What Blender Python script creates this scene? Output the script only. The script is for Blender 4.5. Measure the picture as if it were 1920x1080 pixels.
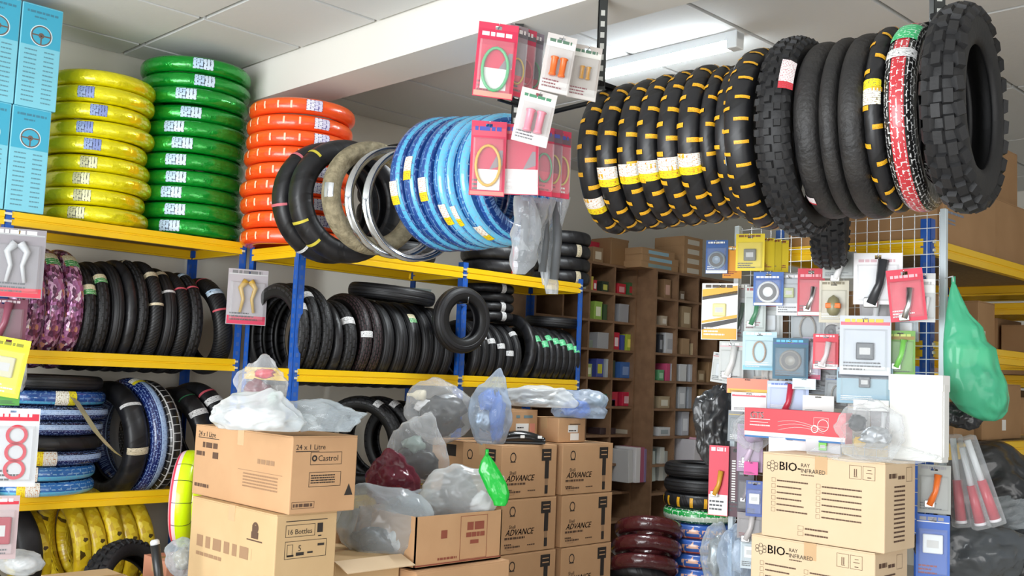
import bpy, bmesh, math, random
from mathutils import Vector, Matrix, noise

for o in list(bpy.data.objects): bpy.data.objects.remove(o)
SC = bpy.context.scene
COL = SC.collection
PI = math.pi
R_ = math.radians

# ---------------------------------------------------------------- camera
F = 1930.0                       # focal length in pixels of a 1920 wide frame
CAM = Vector((0, 0, 1.5))
_yaw, _pit, _rol = R_(44.83), R_(4.89), R_(2.39)
_fw = Vector((math.sin(_yaw)*math.cos(_pit), math.cos(_yaw)*math.cos(_pit), math.sin(_pit)))
_r0 = Vector((math.cos(_yaw), -math.sin(_yaw), 0)); _u0 = _r0.cross(_fw)
_r = _r0*math.cos(_rol) + _u0*math.sin(_rol); _u = -_r0*math.sin(_rol) + _u0*math.cos(_rol)
cd = bpy.data.cameras.new('camera'); cd.sensor_width = 36; cd.lens = 36*F/1920; cd.clip_start = .05
co = bpy.data.objects.new('camera', cd); COL.objects.link(co)
co.matrix_world = Matrix(((_r.x, _u.x, -_fw.x, 0), (_r.y, _u.y, -_fw.y, 0), (_r.z, _u.z, -_fw.z, 1.5), (0, 0, 0, 1)))
SC.camera = co
# ---------------------------------------------------------------- world, lights, exposure
w = bpy.data.worlds.new('daylight'); SC.world = w; w.use_nodes = True
w.node_tree.nodes['Background'].inputs[0].default_value = (.86, .93, 1, 1)
w.node_tree.nodes['Background'].inputs[1].default_value = .22
SC.view_settings.view_transform = 'Standard'; SC.view_settings.look = 'None'
SC.view_settings.exposure = 0.1; SC.view_settings.gamma = 1.0
def area(name, loc, target, sx, sy, power, col=(1, 1, 1)):
    l = bpy.data.lights.new(name, 'AREA'); l.shape = 'RECTANGLE'; l.size = sx; l.size_y = sy; l.energy = power; l.color = col
    o = bpy.data.objects.new(name, l); COL.objects.link(o); o.location = loc
    o.rotation_euler = (Vector(target)-Vector(loc)).to_track_quat('-Z', 'Y').to_euler(); return o
area('shop_front_daylight', (-2.6, 1.8, 1.45), (3, 2.6, 1.45), 4.6, 2.6, 380, (.94, .975, 1))
area('side_door_daylight', (1.6, -2.8, 1.35), (2.6, 3, 1.35), 4.2, 2.4, 100, (1, .98, .95))

# ---------------------------------------------------------------- pixel helpers (photo pixel + known plane -> world point)
def ray(x, y): return _fw + _r*((x-960)/F) - _u*((y-540)/F)
def onX(x, y, X): d = ray(x, y); return CAM + d*(X/d.x)
def onY(x, y, Y): d = ray(x, y); return CAM + d*(Y/d.y)
def onZ(x, y, Z): d = ray(x, y); return CAM + d*((Z-1.5)/d.z)
def atd(x, y, D): return CAM + ray(x, y)*D
def depth(p): return (Vector(p)-CAM).dot(_fw)

# ---------------------------------------------------------------- materials
def lin(c): return c/12.92 if c <= .04045 else ((c+.055)/1.055)**2.4
def rgb(h):
    if isinstance(h, str):
        h = h.lstrip('#'); return tuple(lin(int(h[i:i+2], 16)/255) for i in (0, 2, 4)) + (1,)
    return tuple(h)+(1,)
MATS = {}
def mat(name, col, rough=.5, metal=0, bump=None, var=None, coat=0, emit=0, spec=.5, trans=0):
    if name in MATS: return MATS[name]
    m = bpy.data.materials.new(name); MATS[name] = m; m.use_nodes = True
    nt = m.node_tree; b = nt.nodes['Principled BSDF']; L = nt.links
    b.inputs['Base Color'].default_value = rgb(col); b.inputs['Roughness'].default_value = rough
    b.inputs['Metallic'].default_value = metal; b.inputs['Coat Weight'].default_value = coat
    b.inputs['Specular IOR Level'].default_value = spec; b.inputs['Transmission Weight'].default_value = trans
    if emit: b.inputs['Emission Color'].default_value = rgb(col); b.inputs['Emission Strength'].default_value = emit
    m.diffuse_color = rgb(col)
    if bump or var: tc = nt.nodes.new('ShaderNodeTexCoord')
    if bump:
        n = nt.nodes.new('ShaderNodeTexNoise'); n.inputs['Scale'].default_value = bump[0]; n.inputs['Detail'].default_value = 3
        bp = nt.nodes.new('ShaderNodeBump'); bp.inputs['Strength'].default_value = bump[1]; bp.inputs['Distance'].default_value = bump[2] if len(bump) > 2 else .01
        L.new(tc.outputs['Object'], n.inputs['Vector']); L.new(n.outputs[0], bp.inputs['Height']); L.new(bp.outputs[0], b.inputs['Normal'])
    if var:      # (scale, other colour, amount)
        n = nt.nodes.new('ShaderNodeTexNoise'); n.inputs['Scale'].default_value = var[0]; n.inputs['Detail'].default_value = 4
        mx = nt.nodes.new('ShaderNodeMix'); mx.data_type = 'RGBA'
        mr = nt.nodes.new('ShaderNodeMapRange'); mr.inputs[1].default_value = .35; mr.inputs[2].default_value = .65; mr.inputs[4].default_value = var[2]
        L.new(tc.outputs['Object'], n.inputs['Vector']); L.new(n.outputs[0], mr.inputs[0]); L.new(mr.outputs[0], mx.inputs[0])
        mx.inputs[6].default_value = rgb(col); mx.inputs[7].default_value = rgb(var[1]); L.new(mx.outputs[2], b.inputs['Base Color'])
    return m
def film(name, tint=(.95, .96, .97), opac=.22, edge=.6, rough=.12, col=(.9, .92, .94), bump=(9, .55, .02)):
    if name in MATS: return MATS[name]
    m = bpy.data.materials.new(name); MATS[name] = m; m.use_nodes = True
    nt = m.node_tree; b = nt.nodes['Principled BSDF']; L = nt.links; out = nt.nodes['Material Output']
    b.inputs['Base Color'].default_value = col+(1,); b.inputs['Roughness'].default_value = rough; b.inputs['Coat Weight'].default_value = .5
    t = nt.nodes.new('ShaderNodeBsdfTransparent'); t.inputs[0].default_value = tint+(1,)
    lw = nt.nodes.new('ShaderNodeLayerWeight'); lw.inputs[0].default_value = .35
    mr = nt.nodes.new('ShaderNodeMapRange'); mr.inputs[3].default_value = opac; mr.inputs[4].default_value = edge
    mx = nt.nodes.new('ShaderNodeMixShader')
    tc = nt.nodes.new('ShaderNodeTexCoord'); n = nt.nodes.new('ShaderNodeTexNoise'); n.inputs['Scale'].default_value = bump[0]; n.noise_type = 'RIDGED_MULTIFRACTAL'; n.inputs['Detail'].default_value = 2; n.inputs['Distortion'].default_value = 1.0
    bp = nt.nodes.new('ShaderNodeBump'); bp.inputs['Strength'].default_value = bump[1]; bp.inputs['Distance'].default_value = bump[2]
    L.new(tc.outputs['Object'], n.inputs['Vector']); L.new(n.outputs[0], bp.inputs['Height']); L.new(bp.outputs[0], b.inputs['Normal']); L.new(bp.outputs[0], lw.inputs['Normal'])
    L.new(lw.outputs['Facing'], mr.inputs[0]); L.new(mr.outputs[0], mx.inputs[0]); L.new(t.outputs[0], mx.inputs[1]); L.new(b.outputs[0], mx.inputs[2]); L.new(mx.outputs[0], out.inputs['Surface'])
    m.diffuse_color = col+(.3,)
    return m
def uvmat(name, kind, a, b_, rough=.5, metal=0, scale=(40, 4), bump=0, stops=None, coat=0, c3=None):
    """materials that follow a tyre's or label's own UV map"""
    if name in MATS: return MATS[name]
    m = bpy.data.materials.new(name); MATS[name] = m; m.use_nodes = True
    nt = m.node_tree; b = nt.nodes['Principled BSDF']; L = nt.links; N = nt.nodes.new
    b.inputs['Roughness'].default_value = rough; b.inputs['Metallic'].default_value = metal; b.inputs['Coat Weight'].default_value = coat
    m.diffuse_color = rgb(a)
    uv = N('ShaderNodeUVMap'); mp = N('ShaderNodeMapping'); mp.inputs['Scale'].default_value = (scale[0], scale[1], 1)
    L.new(uv.outputs[0], mp.inputs[0])
    def setcol(fac):
        mx = N('ShaderNodeMix'); mx.data_type = 'RGBA'; mx.inputs[6].default_value = rgb(a); mx.inputs[7].default_value = rgb(b_)
        L.new(fac, mx.inputs[0]); L.new(mx.outputs[2], b.inputs['Base Color'])
    def setbump(h):
        bp = N('ShaderNodeBump'); bp.inputs['Strength'].default_value = bump; bp.inputs['Distance'].default_value = .008
        L.new(h, bp.inputs['Height']); L.new(bp.outputs[0], b.inputs['Normal'])
    if kind == 'brick':
        t = N('ShaderNodeTexBrick'); t.inputs['Scale'].default_value = 1; t.inputs['Mortar Size'].default_value = .13 if 'rubber' in name else .05; t.inputs['Mortar Smooth'].default_value = .3
        t.inputs['Brick Width'].default_value = 1.0; t.inputs['Row Height'].default_value = .5
        L.new(mp.outputs[0], t.inputs['Vector'])
        inv = N('ShaderNodeMath'); inv.operation = 'SUBTRACT'; inv.inputs[0].default_value = 1; L.new(t.outputs['Fac'], inv.inputs[1])
        setcol(inv.outputs[0]); setbump(inv.outputs[0])
    elif kind == 'slash':
        t = N('ShaderNodeTexWave'); t.bands_direction = 'DIAGONAL'; t.inputs['Scale'].default_value = 1; t.inputs['Distortion'].default_value = 1.5
        L.new(mp.outputs[0], t.inputs['Vector'])
        cr = N('ShaderNodeMapRange'); cr.inputs[1].default_value = .1; cr.inputs[2].default_value = .3; L.new(t.outputs[1], cr.inputs[0]); setcol(cr.outputs[0]); setbump(cr.outputs[0])
    elif kind == 'ring':
        t = N('ShaderNodeTexWave'); t.bands_direction = 'Y'; t.inputs['Scale'].default_value = 1; L.new(mp.outputs[0], t.inputs['Vector'])
        cr = N('ShaderNodeMapRange'); cr.inputs[1].default_value = .15; cr.inputs[2].default_value = .35; L.new(t.outputs[1], cr.inputs[0]); setcol(cr.outputs[0]); setbump(cr.outputs[0])
    elif kind == 'vor':
        t = N('ShaderNodeTexVoronoi'); t.inputs['Scale'].default_value = 1; L.new(mp.outputs[0], t.inputs['Vector'])
        sx = N('ShaderNodeSeparateColor'); L.new(t.outputs['Color'], sx.inputs[0])
        cr = N('ShaderNodeValToRGB'); cr.color_ramp.interpolation = 'CONSTANT'
        els = cr.color_ramp.elements
        for i, (p, c) in enumerate(stops):
            e = els[i] if i < 2 else els.new(p); e.position = p; e.color = rgb(c)
        L.new(sx.outputs[0], cr.inputs[0]); L.new(cr.outputs[0], b.inputs['Base Color']); setbump(t.outputs['Distance'])
    elif kind == 'stripe':                       # bands across v, optional ticks of colour c3 along u
        sp = N('ShaderNodeSeparateXYZ'); L.new(uv.outputs[0], sp.inputs[0])
        cr = N('ShaderNodeValToRGB'); cr.color_ramp.interpolation = 'CONSTANT'; els = cr.color_ramp.elements
        for i, (p, c) in enumerate(stops):
            e = els[i] if i < 2 else els.new(p); e.position = p; e.color = rgb(c)
        L.new(sp.outputs[1], cr.inputs[0]); last = cr.outputs[0]
        if c3:
            t = N('ShaderNodeTexBrick'); t.inputs['Scale'].default_value = 1; t.inputs['Mortar Size'].default_value = .07; t.inputs['Row Height'].default_value = .5; t.inputs['Brick Width'].default_value = 1
            L.new(mp.outputs[0], t.inputs['Vector'])
            n = N('ShaderNodeTexNoise'); n.inputs['Scale'].default_value = 3; L.new(mp.outputs[0], n.inputs['Vector'])
            gt = N('ShaderNodeMath'); gt.operation = 'GREATER_THAN'; gt.inputs[1].default_value = .5; L.new(n.outputs[0], gt.inputs[0])
            ml = N('ShaderNodeMath'); ml.operation = 'MULTIPLY'; L.new(gt.outputs[0], ml.inputs[0]); L.new(t.outputs['Fac'], ml.inputs[1])
            mx = N('ShaderNodeMix'); mx.data_type = 'RGBA'; L.new(ml.outputs[0], mx.inputs[0]); L.new(last, mx.inputs[6]); mx.inputs[7].default_value = rgb(c3); last = mx.outputs[2]
        L.new(last, b.inputs['Base Color'])
        if bump:
            n = N('ShaderNodeTexNoise'); n.inputs['Scale'].default_value = 1; L.new(mp.outputs[0], n.inputs['Vector']); setbump(n.outputs[0])
    return m

M = {}
M['black'] = mat('black_rubber', '#1c1c1e', .6, bump=(60, .15))
M['tread'] = uvmat('block_tread_rubber', 'brick', '#060607', '#242427', .55, scale=(34, 3.2), bump=1)
M['slash'] = uvmat('slashed_tread_rubber', 'slash', '#0c0c0d', '#1c1c1e', .5, scale=(60, 3), bump=.6)
M['groove'] = uvmat('grooved_rubber', 'ring', '#0c0c0e', '#1c1c1f', .5, scale=(1, 2.0), bump=.5)
M['redtread'] = uvmat('reddish_tread_rubber', 'brick', '#0a0809', '#3a292d', .5, scale=(44, 4), bump=1)
M['sport'] = uvmat('sport_tyre_rubber', 'slash', '#161618', '#1e1e21', .42, scale=(9, .5), bump=.14)
M['worn'] = mat('worn_tyre_rubber', '#1d1c1d', .55, bump=(55, .5, .01), var=(9, '#2c2a29', .8))
M['foil_yellow'] = mat('yellow_foil', '#e6dc0a', .24, .35, bump=(26, .55, .012), coat=.6)
M['foil_green'] = mat('green_foil', '#0c9a2e', .22, .4, bump=(24, .6, .012), coat=.6)
M['foil_orange'] = uvmat('orange_printed_wrap', 'stripe', '#f2581c', '#f2581c', .3, scale=(44, 5), bump=.35, stops=[(0, '#f0501a'), (.5, '#f4611f')], coat=.5)
M['wrap_blue'] = uvmat('blue_striped_wrap', 'stripe', '#17356f', '#17356f', .22, scale=(34, 3), bump=.3, stops=[(0, '#1b3f84'), (.20, '#55b4dd'), (.36, '#1d4a94'), (.8, '#162f66')], coat=.6, c3='#5d86bd')
M['wrap_sky'] = uvmat('sky_blue_striped_wrap', 'stripe', '#17356f', '#17356f', .22, scale=(34, 3), bump=.3, stops=[(0, '#2a5c9e'), (.12, '#6cc4ea'), (.42, '#2a6cb4'), (.8, '#1b3a78')], coat=.6, c3='#7fb0d6')
M['wrap_bluewhite'] = uvmat('blue_white_wrap', 'stripe', '#17356f', '#17356f', .25, scale=(60, 5), bump=.2, stops=[(0, '#17265f'), (.44, '#a9c4ea'), (.64, '#1b2542')], coat=.5, c3='#7f98c8')
M['wrap_floral'] = uvmat('purple_floral_foil', 'vor', '#7a4a70', '#fff', .25, .3, scale=(84, 11), bump=.6, stops=[(0, '#5b2f4e'), (.3, '#a86a9a'), (.55, '#7a3d5c'), (.7, '#e3b6d6'), (.84, '#c98a76'), (.93, '#f4e2ee')], coat=.5)
M['wrap_yellowfloral'] = uvmat('yellow_patterned_foil', 'vor', '#c6a01c', '#fff', .32, 0, scale=(60, 6), bump=.35, stops=[(0, '#d2b01c'), (.4, '#e2c62c'), (.75, '#c8a41a'), (.94, '#4a3a12')], coat=.3)
M['wrap_plaid'] = uvmat('black_wrap_silver_marks', 'brick', '#b9b9b9', '#161617', .3, scale=(44, 1.6), bump=.3, coat=.5)
M['neon'] = uvmat('neon_yellow_wrap', 'stripe', '#d8f20a', '#d8f20a', .3, scale=(9, 1), stops=[(0, '#f3b5c4'), (.2, '#e23a52'), (.3, '#f3d5dc'), (.42, '#d6f309')], coat=.4)
M['wrap_kraft'] = mat('tan_woven_wrap', '#9a8f74', .85, bump=(70, .7, .01), var=(30, '#6f664f', .8))
M['steel'] = mat('bright_steel', '#c9ccd0', .2, 1)
M['chrome'] = mat('polished_chrome', '#d9dce0', .12, 1)
M['dashred'] = uvmat('black_red_dashed_wrap', 'stripe', '#131314', '#131314', .35, scale=(60, 5), stops=[(0, '#161617'), (.36, '#c0303a'), (.64, '#161617')], c3='#d8d8d8', coat=.4)
M['maroon'] = mat('dark_red_plastic_wrap', '#4a1a1e', .25, bump=(20, .5, .02), coat=.6)
M['greenwrap'] = uvmat('green_white_wrap', 'stripe', '#0f7a3a', '#0f7a3a', .3, scale=(30, 3), stops=[(0, '#0e5a2e'), (.3, '#c8d8c8'), (.5, '#19a048'), (.75, '#0e5a2e')], coat=.5, c3='#e8f4e8')
M['blueorange'] = uvmat('blue_orange_wrap', 'stripe', '#2450a8', '#2450a8', .3, scale=(14, 1), stops=[(0, '#c4572b'), (.28, '#2f5db0'), (.8, '#2a4f98')], coat=.5, c3='#e8b49a')
# setting
M['wall'] = mat('cream_wall_paint', '#d9d5ca', .8, bump=(8, .06))
M['ceil'] = mat('ceiling_tile_white', '#d5d6d4', .85, bump=(40, .08))
M['tbar'] = mat('ceiling_grid_bar', '#7c7d79', .5)
M['beamw'] = mat('white_plaster', '#e6e3dc', .75, bump=(6, .08))
M['floor'] = mat('pale_tiled_floor', '#b4afa6', .35, var=(3, '#a39e95', .6))
M['tube'] = mat('lamp_tube', '#eef8ff', .3, emit=55)
M['lampw'] = mat('lamp_housing', '#e9eef0', .4)
M['yel'] = mat('yellow_enamel', '#eec012', .35, bump=(4, .05), coat=.2)
M['blu'] = mat('blue_enamel', '#1d56ae', .38, coat=.2)
M['clip'] = mat('zinc_clip', '#d9d7c6', .4, .3)
M['board'] = mat('chipboard', '#8d7a58', .85, var=(60, '#6e5d41', .6))
M['slot'] = mat('slot_shade', '#3a5c9c', .6)
M['wood'] = mat('brown_veneer', '#86664a', .6, var=(12, '#6e5038', .6))
M['woodback'] = mat('brown_veneer_back', '#6a4e38', .7)
M['kraft'] = mat('kraft_cardboard', '#c39a72', .8, bump=(30, .05), var=(5, '#b88f68', .6))
M['kraft2'] = mat('pale_cardboard', '#c9ab80', .8, bump=(30, .05), var=(5, '#bf9f74', .6))
M['kraft3'] = mat('buff_cardboard', '#d8bf9e', .8, bump=(30, .05), var=(4, '#cfb592', .6))
M['kraft4'] = mat('brown_cardboard', '#a9855f', .85, bump=(30, .05), var=(5, '#9a7752', .6))
M['tape'] = mat('packing_tape', '#c8a57c', .25, coat=.5)
M['ink'] = mat('dark_print_ink', '#2a2421', .7)
M['inkb'] = mat('brown_print_ink', '#5b4333', .7)
M['inkf'] = mat('faded_print_ink', '#9b7a5c', .8)
M['inkr'] = mat('red_brown_print_ink', '#8c4a38', .7)
M['inkg'] = mat('grey_print_ink', '#6f8a92', .6)
M['inkbl'] = mat('blue_grey_print_ink', '#7c8ba0', .7)
M['white'] = mat('white_paper', '#e9e9e6', .6)
M['film'] = film('clear_film', opac=.14, edge=.6, rough=.08)
M['filmw'] = film('milky_film', (.93, .95, .96), .3, .9, .18, (.84, .87, .88))
M['filmg'] = film('grey_film', (.80, .84, .86), .24, .75, .14, (.66, .72, .76))
M['filmd'] = film('thin_clear_film', (.97, .98, .98), .10, .45, .1)
M['filmk'] = film('black_film', (.2, .2, .2), .85, .97, .3, (.035, .037, .04), (9, .8, .03))
M['filmgr'] = film('green_film', (.4, .85, .6), .58, .9, .42, (.10, .62, .36), (6, 1, .05))
M['filmb'] = film('blue_tinted_film', (.75, .84, .95), .25, .7, .15, (.7, .8, .92))
def flat(col, rough=.45, metal=0):
    return mat('print_'+col.strip('#')+('m' if metal else ''), col, rough, metal)
def labelmat(name, stops, txt='#333333', scale=(9, 7)):
    return uvmat(name, 'stripe', stops[0][1], stops[0][1], .45, scale=scale, stops=stops, c3=txt)
L_wy = labelmat('white_yellow_tyre_label', [(0, '#f0d818'), (.38, '#efeee6')], '#c07a2a', (3, 6))
L_yw = labelmat('yellow_white_tyre_label', [(0, '#f1efe4'), (.62, '#eadb1e')], '#8a7a4a', (3, 6))
L_bl = labelmat('pale_blue_label', [(0, '#b9d3ea'), (.5, '#cfe1f0')], '#22304a', (2, 3))
L_blp = labelmat('purple_blue_label', [(0, '#8d9fc8'), (.5, '#7d8cc0')], '#2a2f55', (2, 3))
L_sv = labelmat('silver_label', [(0, '#b6b48a'), (.5, '#d8d6ae')], '#2e2c20', (2, 3))
L_wp = labelmat('white_purple_label', [(0, '#e8e6ef'), (.5, '#d9d5ea')], '#4b3a8a', (3, 2))
L_w = labelmat('white_label', [(0, '#e2e2e2'), (.5, '#dcdcdc')], '#6a6a6a', (3, 3))
L_g = labelmat('green_label', [(0, '#3fbf78'), (.5, '#46c480')], '#c6efd6', (3, 3))
L_cr = labelmat('cream_label', [(0, '#d9cdb2'), (.5, '#cfc2a4')], '#8a7f66', (3, 3))
L_gc = labelmat('green_cream_label', [(0, '#cdbf9c'), (.5, '#3f8f4c')], '#dfe8d0', (3, 3))
L_py = labelmat('yellow_strip_sticker', [(0, '#e8b21e'), (.5, '#edbb28')], '#c2521a', (4, 2))
L_wr = labelmat('white_red_label', [(0, '#c8323c'), (.22, '#e8e6e6')], '#c05a6a', (5, 9))

# ---------------------------------------------------------------- object helpers
def props(o, label=None, cat=None, group=None, kind=None):
    if label: o['label'] = label
    if cat: o['category'] = cat
    if group: o['group'] = group
    if kind: o['kind'] = kind
    return o
def link(name, me, m=None, parent=None, mw=None, smooth=False):
    if m is not None and not me.materials: me.materials.append(m)
    o = bpy.data.objects.new(name, me); COL.objects.link(o)
    if m is not None and me.materials and me.materials[0] != m:
        o.material_slots[0].link = 'OBJECT'; o.material_slots[0].material = m
    if parent is not None: o.parent = parent
    if mw is not None: o.matrix_basis = mw
    if smooth: me.polygons.foreach_set('use_smooth', [True]*len(me.polygons))
    return o
def empty(name, loc, rot=None):
    o = bpy.data.objects.new(name, None); COL.objects.link(o); o.empty_display_size = .05
    m = rot.to_4x4() if rot is not None else Matrix.Identity(4); m.translation = Vector(loc); o.matrix_basis = m; return o
def pyd(name, v, f, uv=None):
    me = bpy.data.meshes.new(name); me.from_pydata([tuple(p) for p in v], [], f)
    if uv:
        l = me.uv_layers.new(name='UVMap')
        for p in me.polygons:
            for li, vi in zip(p.loop_indices, p.vertices): l.data[li].uv = uv[vi]
    return me
BOXF = [(0, 3, 2, 1), (4, 5, 6, 7), (0, 1, 5, 4), (1, 2, 6, 5), (2, 3, 7, 6), (3, 0, 4, 7)]
def boxv(a, b): return [(a[0], a[1], a[2]), (b[0], a[1], a[2]), (b[0], b[1], a[2]), (a[0], b[1], a[2]), (a[0], a[1], b[2]), (b[0], a[1], b[2]), (b[0], b[1], b[2]), (a[0], b[1], b[2])]
def cbox(name, a, b, m, parent=None, mw=None, bev=0):
    me = pyd(name, boxv(a, b), BOXF)
    if bev:
        bm = bmesh.new(); bm.from_mesh(me); bmesh.ops.bevel(bm, geom=bm.edges[:], offset=bev, segments=2, affect='EDGES', profile=.5); bm.to_mesh(me); bm.free()
    return link(name, me, m, parent, mw)
def multibox(name, boxes, m, parent=None, mw=None):
    v, f = [], []
    for a, b in boxes:
        n = len(v); v += boxv(a, b); f += [tuple(i+n for i in q) for q in BOXF]
    return link(name, pyd(name, v, f), m, parent, mw)
def prism(name, prof, x0, x1, m, parent=None, mw=None):
    """polygon prof [(y,z)...] extruded along x"""
    n = len(prof); v = [(x0, p[0], p[1]) for p in prof]+[(x1, p[0], p[1]) for p in prof]
    f = [tuple(range(n))[::-1], tuple(range(n, 2*n))]+[(i, (i+1) % n, n+(i+1) % n, n+i) for i in range(n)]
    me = pyd(name, v, f); bm = bmesh.new(); bm.from_mesh(me); bmesh.ops.recalc_face_normals(bm, faces=bm.faces[:]); bm.to_mesh(me); bm.free()
    return link(name, me, m, parent, mw)
def lathe(name, prof, m, parent=None, mw=None, seg=32, smooth=True, closed=False):
    v, f = [], []; n = len(prof)
    for i in range(seg):
        a = 2*PI*i/seg
        for r, z in prof: v.append((r*math.cos(a), r*math.sin(a), z))
    for i in range(seg):
        j = (i+1) % seg
        for k in range(n if closed else n-1):
            k2 = (k+1) % n; f.append((i*n+k, j*n+k, j*n+k2, i*n+k2))
    return link(name, pyd(name, v, f), m, parent, mw, smooth)
def tube(name, pts, rad, m, parent=None, mw=None, sides=8, closed=False):
    pts = [Vector(p) for p in pts]; v, f = [], []; n = len(pts)
    for i, p in enumerate(pts):
        a = pts[(i-1) % n] if (closed or i) else p; b = pts[(i+1) % n] if (closed or i < n-1) else p
        t = (b-a).normalized(); s = t.orthogonal() if abs(t.z) > .95 else t.cross(Vector((0, 0, 1))); s.normalize(); q = t.cross(s)
        rr = rad[i] if isinstance(rad, (list, tuple)) else rad
        for k in range(sides):
            an = 2*PI*k/sides; v.append(p+s*rr*math.cos(an)+q*rr*math.sin(an))
    for i in range(n if closed else n-1):
        j = (i+1) % n
        for k in range(sides): f.append((i*sides+k, i*sides+(k+1) % sides, j*sides+(k+1) % sides, j*sides+k))
    if not closed: f += [tuple(range(sides))[::-1], tuple(range((n-1)*sides, n*sides))]
    return link(name, pyd(name, v, f), m, parent, mw, True)
def basis(x, z):
    x = Vector(x).normalized(); z = Vector(z).normalized(); y = z.cross(x)
    return Matrix(((x.x, y.x, z.x), (x.y, y.y, z.y), (x.z, y.z, z.z)))
FACE_X = basis((0, -1, 0), (-1, 0, 0))       # a face that looks along -X: its right is -Y
FACE_Y = basis((1, 0, 0), (0, -1, 0))        # a face that looks along -Y: its right is +X
FACE_C = basis(_r0, Vector((-math.sin(_yaw), -math.cos(_yaw), 0)))
def face_turn(base, deg): return Matrix.Rotation(R_(deg), 3, 'Z') @ base
# flat printing on a surface: everything in face coordinates (x right, y up, z out)
TXT = {}
def text(parent, s, x, y, size, m, mw=Matrix.Identity(4), shear=0, sx=1, align='LEFT', name='printed_text', rot=0):
    key = (s, shear)
    if key not in TXT:
        c = bpy.data.curves.new('t', 'FONT'); c.body = s; c.size = 1; c.shear = shear; c.resolution_u = 2
        o = bpy.data.objects.new('t', c); COL.objects.link(o); bpy.context.view_layer.update()
        TXT[key] = bpy.data.meshes.new_from_object(o.evaluated_get(bpy.context.evaluated_depsgraph_get())); bpy.data.objects.remove(o)
    me = TXT[key]
    wd = max(v.co.x for v in me.vertices)*size*sx
    off = {'LEFT': 0, 'CENTER': -wd/2, 'RIGHT': -wd}[align]
    t = mw @ Matrix.Translation((x, y, .0012)) @ Matrix.Rotation(rot, 4, 'Z') @ Matrix.Translation((off, 0, 0)) @ Matrix.Diagonal((size*sx, size, 1, 1))
    me2 = me.copy(); me2.materials.clear()
    return link(name, me2, m, parent, t)
def rects(parent, rl, m, mw=Matrix.Identity(4), name='printed_lines', z=.001):
    v, f = [], []
    for x0, y0, x1, y1 in rl:
        n = len(v); v += [(x0, y0, z), (x1, y0, z), (x1, y1, z), (x0, y1, z)]; f.append((n, n+1, n+2, n+3))
    o = link(name, pyd(name, v, f), m, parent, mw)
    if len(rl) > 1: o['kind'] = 'stuff'
    return o
def frame_rl(x0, y0, x1, y1, t): return [(x0, y0, x1, y0+t), (x0, y1-t, x1, y1), (x0, y0, x0+t, y1), (x1-t, y0, x1, y1)]
def words_rl(x, y, wd, h, seed=0, gap=.35):
    rnd = random.Random(seed); out = []; cx = x
    while cx < x+wd:
        k = h*rnd.uniform(.6, 2.6); out.append((cx, y, min(cx+k, x+wd), y+h)); cx += k+h*gap
    return out
def ringmesh(parent, cx, cy, r0, r1, m, mw=Matrix.Identity(4), name='printed_ring', sx=1, a0=0, a1=2*PI, z=.0012):
    v, f = [], []; n = 28
    for i in range(n+1):
        a = a0+(a1-a0)*i/n
        v += [(cx+r0*sx*math.cos(a), cy+r0*math.sin(a), z), (cx+r1*sx*math.cos(a), cy+r1*math.sin(a), z)]
    f = [(2*i, 2*i+1, 2*i+3, 2*i+2) for i in range(n)]
    return link(name, pyd(name, v, f), m, parent, mw)
LABELS = {}
def tag(o, label, cat, group=None):
    LABELS.setdefault(label, []).append(o.name); return props(o, label, cat, group)
ORD = ['topmost', 'second from the top', 'third from the top', 'fourth from the top', 'fifth from the top', 'sixth from the top', 'seventh from the top', 'eighth from the top', 'ninth from the top', 'tenth from the top', 'bottom']
NTH = ['first', 'second', 'third', 'fourth', 'fifth', 'sixth', 'seventh', 'eighth', 'ninth', 'tenth', 'eleventh', 'twelfth', 'thirteenth', 'fourteenth']

# ================================================================ SETTING
def structure(o): o['kind'] = 'structure'; return o
structure(cbox('floor', (-2.6, -3, -.1), (9.2, 5.8, 0), M['floor']))
structure(cbox('wall_back', (-2.6, 5.64, 0), (9.2, 5.8, 3.4), M['wall']))
structure(cbox('wall_right', (9.0, -3, 0), (9.2, 5.64, 3.4), M['wall']))
ce = structure(cbox('ceiling', (-2.6, -3, 3.24), (9.2, 5.8, 3.4), M['tbar']))
YL = [5.64, 5.37, 4.70, 4.03, 3.365, 2.70, 2.04, 1.37, .70, .03, -.63, -1.3, -1.96, -2.63]
XLl = [-2.4, -1.2, 0, 1.21, 2.41, 2.995]; XLr = [3.285, 3.47, 4.67, 5.91, 7.15, 8.38, 9.0]
def tiles(XL):
    for i in range(len(XL)-1):
        for j in range(len(YL)-1):
            x0, x1, y1, y0 = XL[i], XL[i+1], YL[j], YL[j+1]
            me = pyd('ceiling_tile', boxv((-(x1-x0)/2+.013, -(y1-y0)/2+.013, -.012), ((x1-x0)/2-.013, (y1-y0)/2-.013, .02)), BOXF)
            link('ceiling_tile', me, M['ceil'], ce, Matrix.Translation(((x0+x1)/2, (y0+y1)/2, 3.232)))
tiles(XLl); tiles(XLr)
structure(cbox('trim_1', (3.0, -3, 3.01), (3.28, 5.64, 3.24), M['beamw']))
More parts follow.
